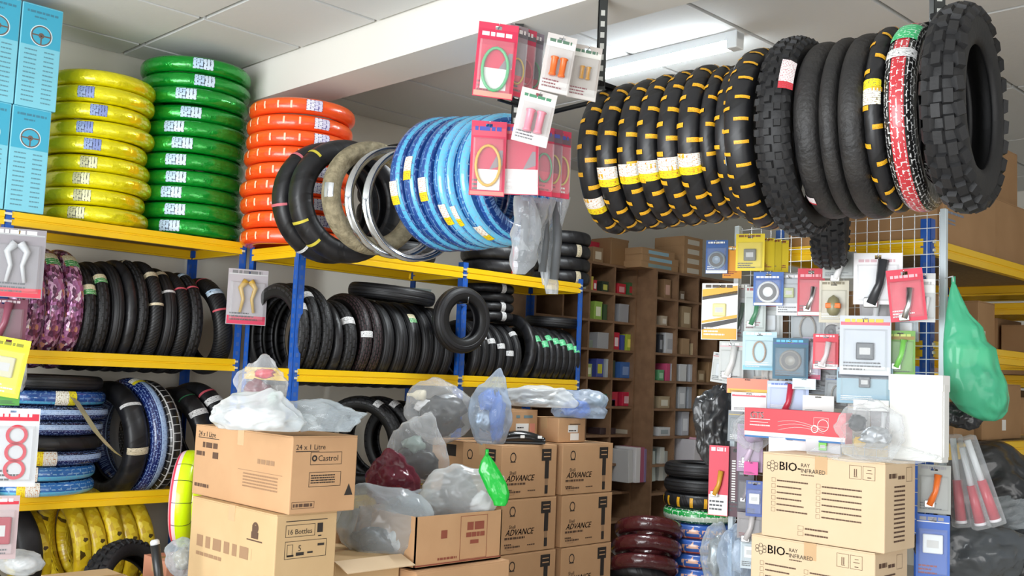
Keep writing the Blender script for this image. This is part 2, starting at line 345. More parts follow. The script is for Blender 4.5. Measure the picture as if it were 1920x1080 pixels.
# ceiling lamps: the one in view and its twins nearer the shop front
def lamp(x, y0, y1, label):
    r = empty('ceiling_lamp', (x, (y0+y1)/2, 3.22)); h = (y1-y0)/2
    prism('lamp_housing', [(-.035, 0), (.035, 0), (.03, -.04), (-.03, -.04)], -h, h, M['lampw'], r, Matrix.Rotation(PI/2, 4, 'Z'))
    for s in (-1, 1): cbox('end_cap', (-.035, -.03, -.085), (.035, .03, 0), M['lampw'], r, Matrix.Translation((0, s*(h-.03), 0)), .006)
    tube('lamp_tube', [(0, -h+.05, -.066), (0, h-.05, -.066)], .019, M['tube'], r, sides=10)
    tag(r, label, 'lamp'); 
    l = area('tube_glow', (x, (y0+y1)/2, 3.13), (x, (y0+y1)/2, 0), .05, 2*h-.15, 34, (.93, .98, 1)); l.rotation_euler = (0, 0, 0)
    return r
lamp(4.2, 2.72, 3.94, 'lit fluorescent tube lamp on the ceiling above the hanging tyres')

# ================================================================ SHELVING UNITS
POSTME = {}
def post_mesh(h, sx, sy):
    k = (round(h, 3), sx, sy)
    if k not in POSTME:
        a, t = .042, .003; v, f = [], []
        for A, B in (((0, 0, 0), (sx*a, sy*t, h)), ((0, 0, 0), (sx*t, sy*a, h))):
            lo = [min(A[i], B[i]) for i in range(3)]; hi = [max(A[i], B[i]) for i in range(3)]
            n = len(v); v += boxv(lo, hi); f += [tuple(i+n for i in q) for q in BOXF]
        POSTME[k] = pyd('post', v, f)
    return POSTME[k]
BEAMP = [(0, 0), (0, .026), (.005, .029), (.005, .034), (0, .037), (0, .063), (.004, .065), (.03, .065), (.03, .055), (.012, .05), (.012, .012), (.03, .008), (.03, 0)]
def shelf_unit(label, xs, y0, y1, levels, top, decks=()):
    r = empty('shelving_unit', ((xs[0]+xs[-1])/2, (y0+y1)/2, 0)); ox, oy = r.location.x, r.location.y
    for i, x in enumerate(xs):
        last = i == len(xs)-1
        for y, sy in ((y0, 1), (y1, -1)):
            sx = -1 if last else 1
            p = link('post', post_mesh(top, sx, sy), M['blu'], r, Matrix.Translation((x-ox, y-oy, 0)))
            sl = []
            z = .1
            while z < top-.05:                        # key-hole slots punched down the post faces
                sl.append(((min(sx*.014, sx*.03), min(-sy*.0012, sy*.004), z), (max(sx*.014, sx*.03), max(-sy*.0012, sy*.004), z+.022)))
                sl.append(((min(-sx*.0012, sx*.004), min(sy*.014, sy*.03), z), (max(-sx*.0012, sx*.004), max(sy*.014, sy*.03), z+.022)))
                z += .05
            s = multibox('slots', sl, M['slot'], p); s['kind'] = 'stuff'
    for z in levels:
        for i in range(len(xs)-1):
            a, b = xs[i]+.03, xs[i+1]-(.03 if i == len(xs)-2 else .002)
            prism('beam', BEAMP, a-ox, b-ox, M['yel'], r, Matrix.Translation((0, y0-.004-oy, z-.065)))
            prism('beam', [(-p[0], p[1]) for p in BEAMP], a-ox, b-ox, M['yel'], r, Matrix.Translation((0, y1+.004-oy, z-.065)))
            for xe in (a-.012, b+.004):
                for dz in (.012, .046): cbox('clip', (xe-ox-.006, y0-oy-.009, z-.065+dz), (xe-ox+.010, y0-oy-.002, z-.065+dz+.011), M['clip'], r)
        for i, x in enumerate(xs):
            s = -1 if i == len(xs)-1 else 1
            prism('beam', [(s*(p[0]-.004), p[1]) for p in BEAMP], y0+.03-oy, y1-.03-oy, M['yel'], r, Matrix.Translation((x-ox, 0, z-.065)) @ Matrix(((0, 1, 0, 0), (1, 0, 0, 0), (0, 0, 1, 0), (0, 0, 0, 1))))
    for z in decks:
        for i in range(len(xs)-1): cbox('deck_board', (xs[i]+.012-ox, y0+.012-oy, z-.012), (xs[i+1]-.012-ox, y1-.012-oy, z-.001), M['board'], r)
    return tag(r, label, 'shelf')
shelf_unit('blue and yellow metal shelving holding the yellow and green tyre stacks', [.45, 1.655, 2.915], 5.0, 5.59, [.3, .85, 1.53, 2.165], 2.19, (.3, 2.165))
shelf_unit('blue and yellow metal shelving holding the orange tyre stack', [2.925, 4.06, 5.14], 4.5, 4.985, [.3, .83, 1.492, 2.13], 2.16, (.3, .83, 2.13))
shelf_unit('blue and yellow metal shelving behind the wire mesh and green bag', [4.06, 5.9], 1.72, 2.42, [.3, 1.30, 1.71, 2.12], 2.2, (.3, 1.30, 2.12))

shelf_unit('blue and yellow metal shelving far right with beams running away', [5.98, 6.5], .5, 2.62, [.3, 1.25, 1.62, 2.02, 2.14], 2.2, (.3, 1.25, 1.62, 2.14))

# ================================================================ TYRES
# local axis of every tyre is Z; th is the angle round it, ph (-1..1) the place across the tread from one shoulder to the other
TY = {}
def sec(R, w, h, ph, off=0):
    a = ph*PI/2; hh = h*.5
    c_, s_ = math.cos(a), math.sin(a)
    return (R-hh+(hh+off)*max(0, c_)**.72, (w/2+off)*math.copysign(abs(s_)**.9, s_))
def tyre_mesh(R, w, h, wrapped, seg=48):
    k = ('t', round(R, 3), round(w, 3), round(h, 3), wrapped)
    if k in TY: return TY[k]
    n = 12; prof = [sec(R, w, h, -1+2*i/n) for i in range(n+1)]; vv = [.02+.96*i/n for i in range(n+1)]
    rin = R-h
    if wrapped:
        prof += [(rin+h*.22, w*.40), (rin, w*.16), (rin, -w*.16), (rin+h*.22, -w*.40)]; vv += [.99, 1, 0, .01]
    else:
        t = .011
        prof += [(rin+h*.2, w*.46), (rin, w*.36), (rin+.006, w*.26), (rin+h*.25, w*.38-t*.3), (R-h*.5, w/2-t*1.2), (R-t*1.6, w*.2), (R-t*1.6, -w*.2), (R-h*.5, -w/2+t*1.2), (rin+h*.25, -w*.38+t*.3), (rin+.006, -w*.26), (rin, -w*.36), (rin+h*.2, -w*.46)]
        vv += [.985, .99, 1, 1, 1, 1, 0, 0, 0, 0, .01, .015]
    v, uv, f = [], [], []; N = len(prof)
    for i in range(seg+1):
        a = 2*PI*i/seg
        for (r, z), q in zip(prof, vv):
            v.append((r*math.cos(a), r*math.sin(a), z)); uv.append((i/seg, q))
    for i in range(seg):
        for j in range(N):
            j2 = (j+1) % N; f.append((i*N+j, (i+1)*N+j, (i+1)*N+j2, i*N+j2))
    me = pyd('tyre', v, f, uv); me.polygons.foreach_set('use_smooth', [True]*len(me.polygons)); TY[k] = me
    return me
def patch_mesh(R, w, h, dth, p0, p1, off=.0025):
    """a thin paper or plastic piece that hugs the tread"""
    k = ('p', round(R, 3), round(w, 3), round(h, 3), round(dth, 3), p0, p1, off)
    if k in TY: return TY[k]
    nt, npn = max(2, int(dth/.06)), max(2, int((p1-p0)*5)); v, uv, f = [], [], []
    for i in range(nt+1):
        a = -dth/2+dth*i/nt
        for j in range(npn+1):
            r, z = sec(R, w, h, p0+(p1-p0)*j/npn, off); v.append((r*math.cos(a), r*math.sin(a), z)); uv.append((j/npn, i/nt))
    for i in range(nt):
        for j in range(npn): f.append((i*(npn+1)+j, (i+1)*(npn+1)+j, (i+1)*(npn+1)+j+1, i*(npn+1)+j+1))
    me = pyd('patch', v, f, uv); me.polygons.foreach_set('use_smooth', [True]*len(me.polygons)); TY[k] = me
    return me
AX = {'Z': Matrix.Identity(3), 'X': Matrix.Rotation(PI/2, 3, 'Y'), 'Y': Matrix.Rotation(-PI/2, 3, 'X')}
def tyre(c, R, w, m, label, axis='Z', yaw=0, tilt=0, roll=0, h=None, wrapped=False, bands=(), spin=0, name='motorcycle_tyre', group=None, cat='tyre'):
    """bands: (angle, angular width, p0, p1, material[, part name])"""
    h = h or max(.075, R*.29)
    rot = Matrix.Rotation(R_(yaw), 3, 'Z') @ Matrix.Rotation(R_(tilt), 3, 'Y') @ Matrix.Rotation(R_(roll), 3, 'X') @ AX[axis] @ Matrix.Rotation(R_(spin), 3, 'Z')
    mw = rot.to_4x4(); mw.translation = Vector(c)
    o = link(name, tyre_mesh(R, w, h, wrapped), m, None, mw)
    for b in bands:
        link(b[5] if len(b) > 5 else 'label', patch_mesh(R, w, h, b[1], b[2], b[3], b[6] if len(b) > 6 else .0025), b[4], o, Matrix.Rotation(b[0]-R_(spin), 4, 'Z'))
    return tag(o, label, cat, group)
rnd = random.Random(5)
FRONT = R_(-135)                     # angle on a flat lying tyre that looks at the camera

# ---- foil wrapped stacks on the top shelves
def stack(n, cx, ytop, ybot, rim, Y, R, colour, m, labm, laby, zbase, group, jit=.012, width=.26, off0=0, lpos=None):
    c = onY(cx, (ytop+ybot)/2, Y)
    ztop = onY(cx, ytop, Y).z
    dz = (ztop-zbase)/n
    for i in range(n):
        z = zbase+dz*(n-1-i)+dz/2
        yo = rnd.uniform(-jit, jit); xo = rnd.uniform(-jit, jit)
        a = FRONT+(lpos[i] if lpos else rnd.uniform(-.15, .35))
        b = [(a, width, -.42, .42, labm(i))] if labm(i) else []
        b += [(a+rnd.uniform(2, 4), .03, -.9, .9, m, 'wrap_seam')]
        if 'orange' in colour: b += [(a-.42-.285*k+rnd.uniform(-.03, .03), .036, -.30+.1*(i % 2), .22+.1*(i % 2), flat('#ffd2b4'), 'printed_mark') for k in range(9)]
        tyre((c.x+xo, c.y+yo, z), R, dz*.975, m, f'{colour} tyre, {ORD[i] if i < n-1 else "lowest"} in the {colour.split()[1]} stack', 'Z', tilt=rnd.uniform(-.25, .25), roll=rnd.uniform(-.25, .25), h=.095, wrapped=True, bands=b, spin=rnd.uniform(0, 360), name='wrapped_tyre', group=group)
stack(9, 180, 150, 418, 0, 5.28, .268, 'shiny yellow foil-wrapped', M['foil_yellow'], lambda i: None if i == 0 else (L_blp if i < 5 else L_sv), 0, 2.168, 'yellow foil-wrapped tyres', .018, .30, lpos=[0, .12, .42, .1, .38, .26, .1, .25, .08])
stack(11, 358, 128, 440, 0, 5.28, .298, 'shiny green foil-wrapped', M['foil_green'], lambda i: L_bl, 0, 2.168, 'green foil-wrapped tyres', .014, .36, lpos=[.42, .45, .18, .25, -.05, .15, .08, .05, .04, .05, .0])
stack(9, 557, 203, 452, 0, 4.77, .285, 'glossy orange plastic-wrapped', M['foil_orange'], lambda i: L_wp, 0, 2.133, 'orange wrapped tyres', .012, .30, lpos=[.42, .62, .62, .66, .7, .72, .72, .74, .76])

# ---- the long line of tyres hung over the aisle
HP = {}
def hung(cx, cy, hpx, X, w, m, label, yaw=-12, bands=(), h=None, wrapped=False, spin=0, group=None, name='motorcycle_tyre', tilt=0):
    c = onX(cx, cy, X); R = hpx/2*depth(c)/F
    if HP.get('c') is not None and (c-HP['c']).length < .4:
        gap = (c-HP['c']).length*math.cos(R_(yaw))*.985; w = max(.05, min(w, 2*(gap-HP['w']/2)))
    HP['c'] = c; HP['w'] = w
    return tyre(c, R, w, m, label, 'Y', yaw, tilt, 0, h, wrapped, bands, spin, name, group)
def strip_rows(n, rows, wth, a0=0, ph=.0, lo=.34):
    out = []
    for k in range(n):
        for r, (p0, p1) in enumerate(rows): out.append((a0+2*PI*(k+(r*.5))/n, wth, p0, p1, L_py, 'sticker'))
    return out
RX = 3.2
tread2 = [(-.78, -.04), (.12, .78)]
six = [(1155, 303, 272), (1190, 296, 277), (1229, 290, 281), (1264, 284, 285), (1301, 278, 290), (1338, 271, 296)]
for i, (cx, cy, hp) in enumerate(six):
    lab = [(R_(180-26 if i else 180-48), .26, -.75, .75, L_wy)]
    hung(cx, cy, hp, RX, .084, M['sport'], f'hanging tyre with yellow stickers and white-yellow label, {NTH[i]} from the left of six hanging', 15, strip_rows(17, tread2, .058, i*.3)+lab, group='yellow-stickered hanging tyres', h=.085)
for i, (cx, cy) in enumerate([(1370, 268), (1399, 266)]):
    hung(cx, cy, 286, RX, .08, M['sport'], ['shaded yellow-stickered tyre hanging just behind the wide stickered tyre', 'yellow-stickered tyre half hidden between the row of six and the wide one'][1-i], 15, strip_rows(17, tread2, .05, .2+i), h=.085)
hung(1438, 262, 338, RX, .115, M['sport'], 'wide black tyre with narrow yellow stickers hanging before the knobby tyre', 12, strip_rows(26, [(-.62, .02), (.2, .7)], .036, 0)+[(R_(180-25), .1, .55, 1, L_bl)], h=.1)
def knobs(o, R, w, h, n, rows, size, m, one_part=None):
    """raised rubber blocks round a tread; one object each, or one joined part"""
    sx, sy, sz = size
    me = TY.setdefault(('knob', size), pyd('tread_knob', [(-sx, -sy, -.004), (sx, -sy, -.004), (sx, sy, -.004), (-sx, sy, -.004), (-sx*.8, -sy*.8, sz), (sx*.8, -sy*.8, sz), (sx*.8, sy*.8, sz), (-sx*.8, sy*.8, sz)], BOXF))
    vs, fs = [], []
    for k in range(n):
        for r, (ph, shift, twist) in enumerate(rows):
            a = 2*PI*(k+shift)/n; rr, z = sec(R, w, h, ph); nrm = Vector((math.cos(ph*PI/2)*math.cos(a), math.cos(ph*PI/2)*math.sin(a), math.sin(ph*PI/2)))
            tg = Vector((-math.sin(a), math.cos(a), 0)); mw = (basis(tg, nrm) @ Matrix.Rotation(twist, 3, 'Z')).to_4x4(); mw.translation = (rr*math.cos(a), rr*math.sin(a), z)
            if one_part:
                q = len(vs); vs += [mw @ v.co for v in me.vertices]; fs += [tuple(i+q for i in p) for p in BOXF]
            else: link('tread_knob', me, m, o, mw)
    if one_part: p = link(one_part, pyd(one_part, vs, fs), m, o); p['kind'] = 'stuff'
KN = [(-.62, 0, .2), (-.24, .5, 0), (.08, 0, 0), (.4, .5, -.1), (.7, 0, -.2)]
def hung_knobby(cx, cy, hp, X, w, label, yaw, joined, n=34, size=(.017, .014, .013), bands=(), h=.09):
    c = onX(cx, cy, X); R = hp/2*depth(c)/F-.012
    o = hung(cx, cy, hp-24*F/depth(c)/1000, X, w, M['black'], label, yaw, bands, h=h)
    knobs(o, R, w, h, n, KN, size, M['black'], joined); return o
hung_knobby(1504, 258, 376, RX, .11, 'knobby off-road tyre with a white and red label, hanging mid row', 12, 'tread_blocks', 40, (.013, .012, .010), bands=[(R_(180+24), .34, -.75, -.2, L_wr, 'label', .0145)])
c = onX(1558, 385, 3.72); o = tyre(c, .245, .12, M['black'], 'knobby off-road tyre hanging lowest of the row, behind the others', 'Y', 24, h=.1); knobs(o, .245, .12, .1, 36, KN, (.013, .012, .010), M['black'], 'tread_blocks')
for i, (cx, cy, hp) in enumerate([(1562, 246, 330), (1602, 242, 338), (1642, 238, 345)]):
    hung(cx, cy, hp, RX, .088, M['worn'], ['worn black tyre hanging next to the labelled knobby tyre', 'worn black tyre hanging in the middle of three plain ones', 'worn black tyre hanging beside the yellow-stickered one'][i], 10, [(R_(118), .12, .1, .9, L_wr)] if i == 0 else (), h=.1)
hung(1682, 226, 346, RX, .115, M['sport'], 'black tyre with yellow stickers and yellow-white label beside the red-striped tyre', 10, strip_rows(16, [(-.7, -.05), (.1, .75)], .05, .1)+[(R_(180+4), .27, -.6, .85, L_yw)], h=.1)
o = hung(1727, 222, 352, RX, .09, M['dashred'], 'black tyre with a red centre stripe, white dashes and a green label', 10, [(R_(180+50), .34, -.6, .6, L_g), (R_(180+28), .12, -.8, .8, L_w)], h=.09)
hung_knobby(1812, 204, 392, RX-.06, .105, 'large knobby off-road tyre at the near end of the hanging row', 8, None, 26, (.024, .016, .013), h=.118)

# ---- tyres and rims hung in front of the shelving
for i, (cx, cy, hp) in enumerate([(618, 381, 228), (650, 378, 232)]):
    y_ = mat('chalk_yellow', '#c8b93c', .7); p_ = mat('chalk_pink', '#c86a74', .7)
    hung(cx, cy, hp, 2.98, .115, M['sport'], ['black tyre with pink tie bands hanging before the orange stack', 'black tyre with yellow tie bands hanging before the orange stack'][i], -6, [(R_(180+45), .05, -.95, .95, (p_, y_)[i], 'tie_band'), (R_(180-10-18*i), .045, -.95, .95, (p_, y_)[i], 'tie_band'), (R_(180-60+8*i), .05, -.9, .9, (L_w, y_)[i], 'tie_band')], h=.1)
hung(700, 372, 214, 3.02, .10, M['wrap_kraft'], 'tyre wrapped in tan woven strip hanging beside the steel rims', -4, wrapped=True, h=.085, bands=[(R_(180), .25, -.8, -.1, M['steel'], 'clear_patch')], name='wrapped_tyre')
def rim(cx, cy, hp, X, label, yaw):
    c = onX(cx, cy, X); R = hp/2*depth(c)/F
    rot = Matrix.Rotation(R_(yaw), 3, 'Z') @ AX['Y']; mw = rot.to_4x4(); mw.translation = c
    w = .05
    o = lathe('wheel_rim', [(R, -w/2), (R-.002, -w/2+.006), (R-.012, -w/2+.010), (R-.016, -w*.2), (R-.026, -w*.12), (R-.026, w*.12), (R-.016, w*.2), (R-.012, w/2-.010), (R-.002, w/2-.006), (R, w/2), (R-.006, w/2+.002), (R-.018, w/2-.012), (R-.021, w*.2), (R-.032, w*.1), (R-.032, -w*.1), (R-.021, -w*.2), (R-.018, -w/2+.012), (R-.006, -w/2-.002)], M['chrome'], mw=mw, seg=56, closed=True)
    hole = pyd('spoke_hole', [(.005*math.cos(a*PI/4), .005*math.sin(a*PI/4), 0) for a in range(8)], [tuple(range(8))])
    return tag(o, label, 'wheel rim')
rim(742, 380, 210, 3.06, 'polished steel wheel rim hanging beside the tan wrapped tyre', -5)
rim(776, 384, 214, 3.08, 'polished steel wheel rim hanging right beside the blue tyres', -5)
blues = [(838, 346, 254, 'wrap_blue'), (862, 345, 254, 'wrap_blue'), (884, 344, 253, 'wrap_blue'), (893, 341, 250, 'wrap_sky'), (912, 340, 250, 'wrap_sky'), (938, 337, 250, 'wrap_sky')]
xb = [3.13, 3.14, 3.15, 3.16, 3.17, 3.18]
for i, (cx, cy, hp, mm) in enumerate([(838, 346, 254, 'wrap_blue'), (863, 345, 254, 'wrap_blue'), (889, 344, 253, 'wrap_blue'), (914, 341, 250, 'wrap_sky'), (932, 340, 250, 'wrap_sky'), (954, 337, 250, 'wrap_sky')]):
    ang = [180-16, 180+4, 180-14, 180-38, 180-40, 180-62][i]
    hung(cx, cy, hp, xb[i], .082, M[mm], f'blue plastic-wrapped tyre with a white-yellow label, {NTH[i]} from the left in the hanging blue row', -2, [(R_(ang), .34, -.4, .5, L_wy)], wrapped=True, h=.085, spin=40*i, group='blue wrapped hanging tyres', name='wrapped_tyre')
hung(975, 342, 226, 3.2, .09, M['wrap_blue'], 'dark blue wrapped tyre hanging behind the brake cable packs', -2, wrapped=True, h=.085, name='wrapped_tyre')

# ---- upright tyres on the shelves: front of the tread at photo pixel px
def upright(px, py, Yf, R, w, zb, m, label, yaw=0, tilt=0, bands=(), wrapped=False, group=None, h=None, spin=0):
    p = onY(px, py, Yf); zc = zb+R
    dz = abs(p.z-zc); yc = Yf+math.sqrt(max(.0001, R*R-dz*dz))
    return tyre((p.x, yc, zc), R, w, m, label, 'X', yaw, tilt, 0, h, wrapped, bands, spin, 'wrapped_tyre' if wrapped else 'motorcycle_tyre', group)
def T(deg): return R_(deg-180) if deg >= 0 else R_(deg-180)   # 0 = top of an upright tyre, 90 = its front
def TF(deg): return R_(-180+deg)
for i, px in enumerate([54, 92, 129]):
    upright(px, 650, 5.05, .300, .088, 1.44, M['wrap_floral'], f'purple floral foil-wrapped tyre, {["leftmost", "middle", "rightmost"][i]} of three on the middle shelf', 0, 0, [(TF(38), .3, -.5, .5, L_gc)], True, 'purple floral tyres')
midb = [(158, .275, .080, 'tread', [(TF(62), .2, -.8, .8, L_gc)]), (184, .280, .085, 'tread', [(TF(48), .2, -.8, .8, L_gc)]), (212, .285, .08, 'groove', []), (236, .292, .085, 'sport', []), (258, .295, .075, 'tread', [(TF(8), .06, -.9, .9, L_cr)]),
        (284, .296, .098, 'slash', [(TF(42), .11, -.95, .95, L_cr), (TF(78), .045, -.95, .95, L_cr)]), (312, .282, .092, 'groove', [(TF(28), .12, -.95, .95, L_cr), (TF(58), .05, -.95, .95, L_w)]), (338, .277, .085, 'slash', [(TF(50), .04, -.95, .95, mat('pink_tape', '#c4525e', .6), 'tie_band')]), (363, .277, .09, 'tread', [(TF(46), .04, -.95, .95, mat('pink_tape', '#c4525e', .6), 'tie_band'), (TF(18), .12, -.9, .9, L_bl)])]
midl = ['black tyre with a green-cream label right beside the purple floral tyres', 'black tyre with a high green-cream label, second beside the purple tyres', 'plain grooved black tyre on the left middle shelf', 'smooth black tyre fourth in the left middle shelf row', 'black tyre with a cream strip on its very top, left middle shelf', 'black tyre with two cream bands, tallest on the left middle shelf', 'black tyre with one cream and one white band, left middle shelf', 'black tyre with a single pink tie band, left middle shelf', 'black tyre with pink band and pale blue label, left middle shelf']
def fit(px, pxs, Y, w):
    k = pxs.index(px); x = onY(px, 660, Y).x
    return min([w]+[abs(onY(q, 660, Y).x-x)*.97 for q in pxs[max(0, k-1):k+2] if q != px])
MP = [q[0] for q in midb]
for (px, R, wd, mm, b), l in zip(midb, midl):
    wd = fit(px, [129]+MP, 5.05, wd); upright(px, 655, 5.05, R, wd, 1.435, M[mm], l, 0, 0, b, group='black tyres on the left middle shelf')
upright(415, 660, 5.05, .270, .098, 1.435, M['slash'], 'leaning black tyre with two pink bands beside the blue post', 0, -9, [(TF(14), .05, -.95, .95, mat('pink_tape', '#c4525e', .6), 'tie_band'), (TF(70), .04, -.95, .95, mat('pink_tape', '#c4525e', .6), 'tie_band'), (TF(45), .13, -.9, .9, L_bl)])
# unit 2, middle shelf, first bay
bay1 = [(557, .272, .088, 'tread', [(TF(58), .15, -.8, .8, L_w)]), (579, .275, .088, 'tread', [(TF(40), .15, -.8, .8, L_w)]), (602, .272, .085, 'tread', []), (626, .24, .06, 'sport', []), (650, .238, .09, 'tread', [(TF(58), .18, -.9, .9, L_w)]),
        (677, .262, .085, 'redtread', [(TF(83), .13, -.9, .9, L_w)]), (697, .258, .075, 'redtread', []), (719, .25, .085, 'groove', []), (744, .25, .085, 'groove', []), (768, .25, .088, 'groove', [(TF(52), .24, -.35, .35, L_gc)]), (792, .252, .088, 'groove', []), (813, .248, .08, 'groove', [(TF(50), .2, -.3, .3, L_w)]), (832, .245, .08, 'groove', [])]
bl = ['block-tread tyre with a low white label right of the bright blue post', 'block-tread tyre with a high white label near the bright blue post', 'block-tread tyre without label, third right of the bright blue post', 'thin smooth tyre squeezed between block-tread tyres on the middle shelf', 'short block-tread tyre with a slanted white label, middle shelf', 'reddish block-tread tyre with a low white label', 'reddish block-tread tyre without a label', 'plain black tyre right of the reddish ones', 'plain black tyre second right of the reddish ones', 'plain black tyre with a green and white sticker', 'plain black tyre right of the green-stickered one', 'plain black tyre with a small white sticker behind the hanging scooter tyre', 'plain black tyre just left of the hanging scooter tyre']
for (px, R, wd, mm, b), l in zip(bay1, bl): wd = fit(px, [q[0] for q in bay1], 4.54, wd); upright(px, 688+(px-540)*.05, 4.54, R, wd, 1.40, M[mm], l, 0, 0, b, group='black tyres on the centre middle shelf')
c = onY(735, 548, 4.74); tyre((c.x, c.y, 1.945), .255, .085, M['groove'], 'black tyre lying across the tops of the upright tyres', 'Z', tilt=3, roll=4)
# bay 2: low uprights with white labels and with green labels, tyres lying on top
for i, px in enumerate([884, 899, 914, 931, 947, 963]):
    upright(px, 708, 4.54, .205, .058, 1.42, M['groove'], f'small black tyre with white label, {NTH[i]} right of the hanging scooter tyre', 0, 0, [(TF([72, 60, 66, 74, 86, 46][i]), .16, -.8, .8, L_w)], group='small white-labelled tyres')
upright(986, 710, 4.54, .24, .055, 1.42, M['sport'], 'tall smooth tyre dividing the white-labelled from the green-labelled tyres', 0, 3)
for i, px in enumerate([1003, 1015, 1027, 1039, 1051, 1063, 1074]):
    upright(px, 712, 4.54, .205, .06, 1.42, M['sport'], f'small black tyre with green label, {NTH[i]} of seven near the shelf end', 0, 0, [(TF([54, 64, 50, 56, 58, 66, 70][i]), .22, -.9, .9, L_g)], group='small green-labelled tyres')
p = onY(915, 560, 4.72)
for i in range(4):
    tyre((p.x, 4.73, 1.868+.058*i), .172, .057, M['sport'], f'black tyre lying flat under the top shelf, {["lowest", "third", "second", "uppermost"][i]} of four', 'Z', h=.07, bands=[(FRONT+[.75, .7, .72, .7][i], .2, -.8, .8, L_w)] if i != 2 else [], group='flat stacked black tyres')
p = onY(1035, 590, 4.7); tyre((p.x+.03, 4.72, 1.872), .19, .07, M['groove'], 'black tyre lying on the green-labelled tyres', 'Z', h=.06, roll=3)
# scooter tyre hung on the post
c = onY(865, 600, 4.36); s = depth(c)/F
tyre(c, 63*s, .085, M['groove'], 'small scooter tyre hung flat against the blue post', 'Y', yaw=-6, h=.085, bands=[(R_(75), .2, .3, .9, L_gc)])
sh = [o for o in COL.objects if o.get('label', '').endswith('holding the orange tyre stack')][0]; zt_ = c.z+63*s-.085-.006
tube('hook', [(4.075, 4.50, zt_-.01), (c.x, c.y+.04, zt_-.004), (c.x, c.y-.05, zt_-.004), (c.x, c.y-.055, zt_+.03)], .005, M['steel'], sh, Matrix.Translation(-sh.location), sides=6)
# top shelf of unit 2 behind the hung tyres
for i, (cx, zo, R) in enumerate([(930, .045, .24), (930, .135, .24), (1050, .045, .2), (1050, .135, .2), (1050, .225, .2), (1050, .315, .2)]):
    c = onY(cx, 500, 4.76); tyre((c.x, 4.75, 2.132+zo), R, .088, M['sport'], f'black tyre lying flat on the top shelf {"behind the blue tyres" if i < 2 else "behind the grey bags"}, {["lower", "upper"][i] if i < 2 else ["lowest", "second", "third", "highest"][i-2]}', 'Z', bands=[(FRONT+.5, .16, -.7, .7, L_wr)] if i in (0, 1) else [(FRONT+.6, .2, -.7, .7, L_cr)] if i in (2, 4) else [])
c = onY(752, 262, 4.76); 
for i in range(4): tyre((c.x, 4.76, 2.19+.115*i), .24, .11, M['groove'], f'black tyre in the flat pile behind the steel rims, {["lowest", "third", "second", "topmost"][i]}', 'Z')
# lower shelf, unit 1
lows = [('groove', None), ('wrap_blue', L_yw), ('wrap_bluewhite', None), ('wrap_bluewhite', None), ('sport', None), ('wrap_bluewhite', L_wy), ('wrap_sky', L_wy), ('wrap_sky', L_wy)]
lown = ['black tyre on top of the pile of blue wrapped tyres', 'blue wrapped tyre second from the top of the lower shelf pile', 'white-striped blue tyre third from the top of the lower shelf pile', 'white-striped blue tyre fourth from the top of the lower shelf pile', 'dark tyre in the middle of the lower shelf pile', 'striped blue tyre with white-yellow label, third from the pile bottom', 'sky blue wrapped tyre second from the pile bottom', 'sky blue wrapped tyre at the bottom of the lower shelf pile']
for i, ((mm, lb), l) in enumerate(zip(lows, lown)):
    z = .85+.031+.071*(7-i)
    c = onY(82 if i < 6 else 70, 820, 5.22)
    tyre((c.x+rnd.uniform(-.015, .015), 5.22, z), .275 if i else .26, .069, M[mm], l, 'Z', wrapped=mm.startswith('wrap'), h=.085, bands=[(FRONT+[0, .75, 0, 0, 0, .5, .3, .35][i], .36, -.7, .7, lb)] if lb else [], tilt=rnd.uniform(-.3, .3))
upright(232, 905, 5.05, .30, .115, .79, M['sport'], 'black tyre with white bands right of the blue pile', 8, -4, [(TF(50), .06, -.95, .95, L_w), (TF(98), .12, -.9, .9, L_cr)])
upright(272, 905, 5.05, .31, .095, .79, M['wrap_bluewhite'], 'blue and white striped tyre upright on the lower shelf', 8, -3, [(TF(15), .2, -.7, .7, L_yw)], True)
upright(300, 905, 5.05, .305, .085, .79, M['wrap_plaid'], 'black wrapped tyre with silvery marks on the lower shelf', 8, -3, (), True)
upright(362, 900, 5.10, .285, .11, .80, M['sport'], 'black tyre with white label leaning behind the carton stack', 8, -12, [(TF(55), .12, -.9, .9, L_w), (TF(30), .03, -.9, .9, mat('green_tape', '#2f6a48', .6), 'tie_band')])
upright(398, 895, 5.14, .29, .11, .82, M['sport'], 'black tyre with pink band and white label near the blue post, lower shelf', 8, -14, [(TF(30), .05, -.9, .9, mat('pink_tape', '#c4525e', .6), 'tie_band'), (TF(44), .13, -.9, .9, L_w)])
# bottom shelf, unit 1
for i, (px, R, tl) in enumerate([(84, .24, -8), (158, .26, -8), (190, .25, -8), (220, .275, -8), (250, .25, -8), (279, .255, -8)]):
    upright(px, 1045, 5.08, R, .084, .30, M['wrap_yellowfloral'], f'yellow patterned wrapped tyre, {NTH[i]} from the left on the bottom shelf', 0, tl, (), True, 'yellow patterned tyres')
upright(44, 1020, 5.04, .265, .12, .30, M['black'], 'plain black tyre left of the yellow patterned tyres', 12, -8)
c = onY(262, 1068, 4.72); o = tyre((c.x, 4.80, .37), .27, .12, M['black'], 'knobby tyre on the floor in front of the bottom shelf', 'Y', yaw=25, tilt=0, roll=-18); knobs(o, .27, .12, .0783, 40, KN, (.013, .012, .010), M['black'], 'tread_blocks')
sp = [onY(140, 748, 4.93), onY(158, 775, 4.91), onY(182, 812, 4.90), onY(205, 838, 4.91), onY(222, 853, 4.93)]
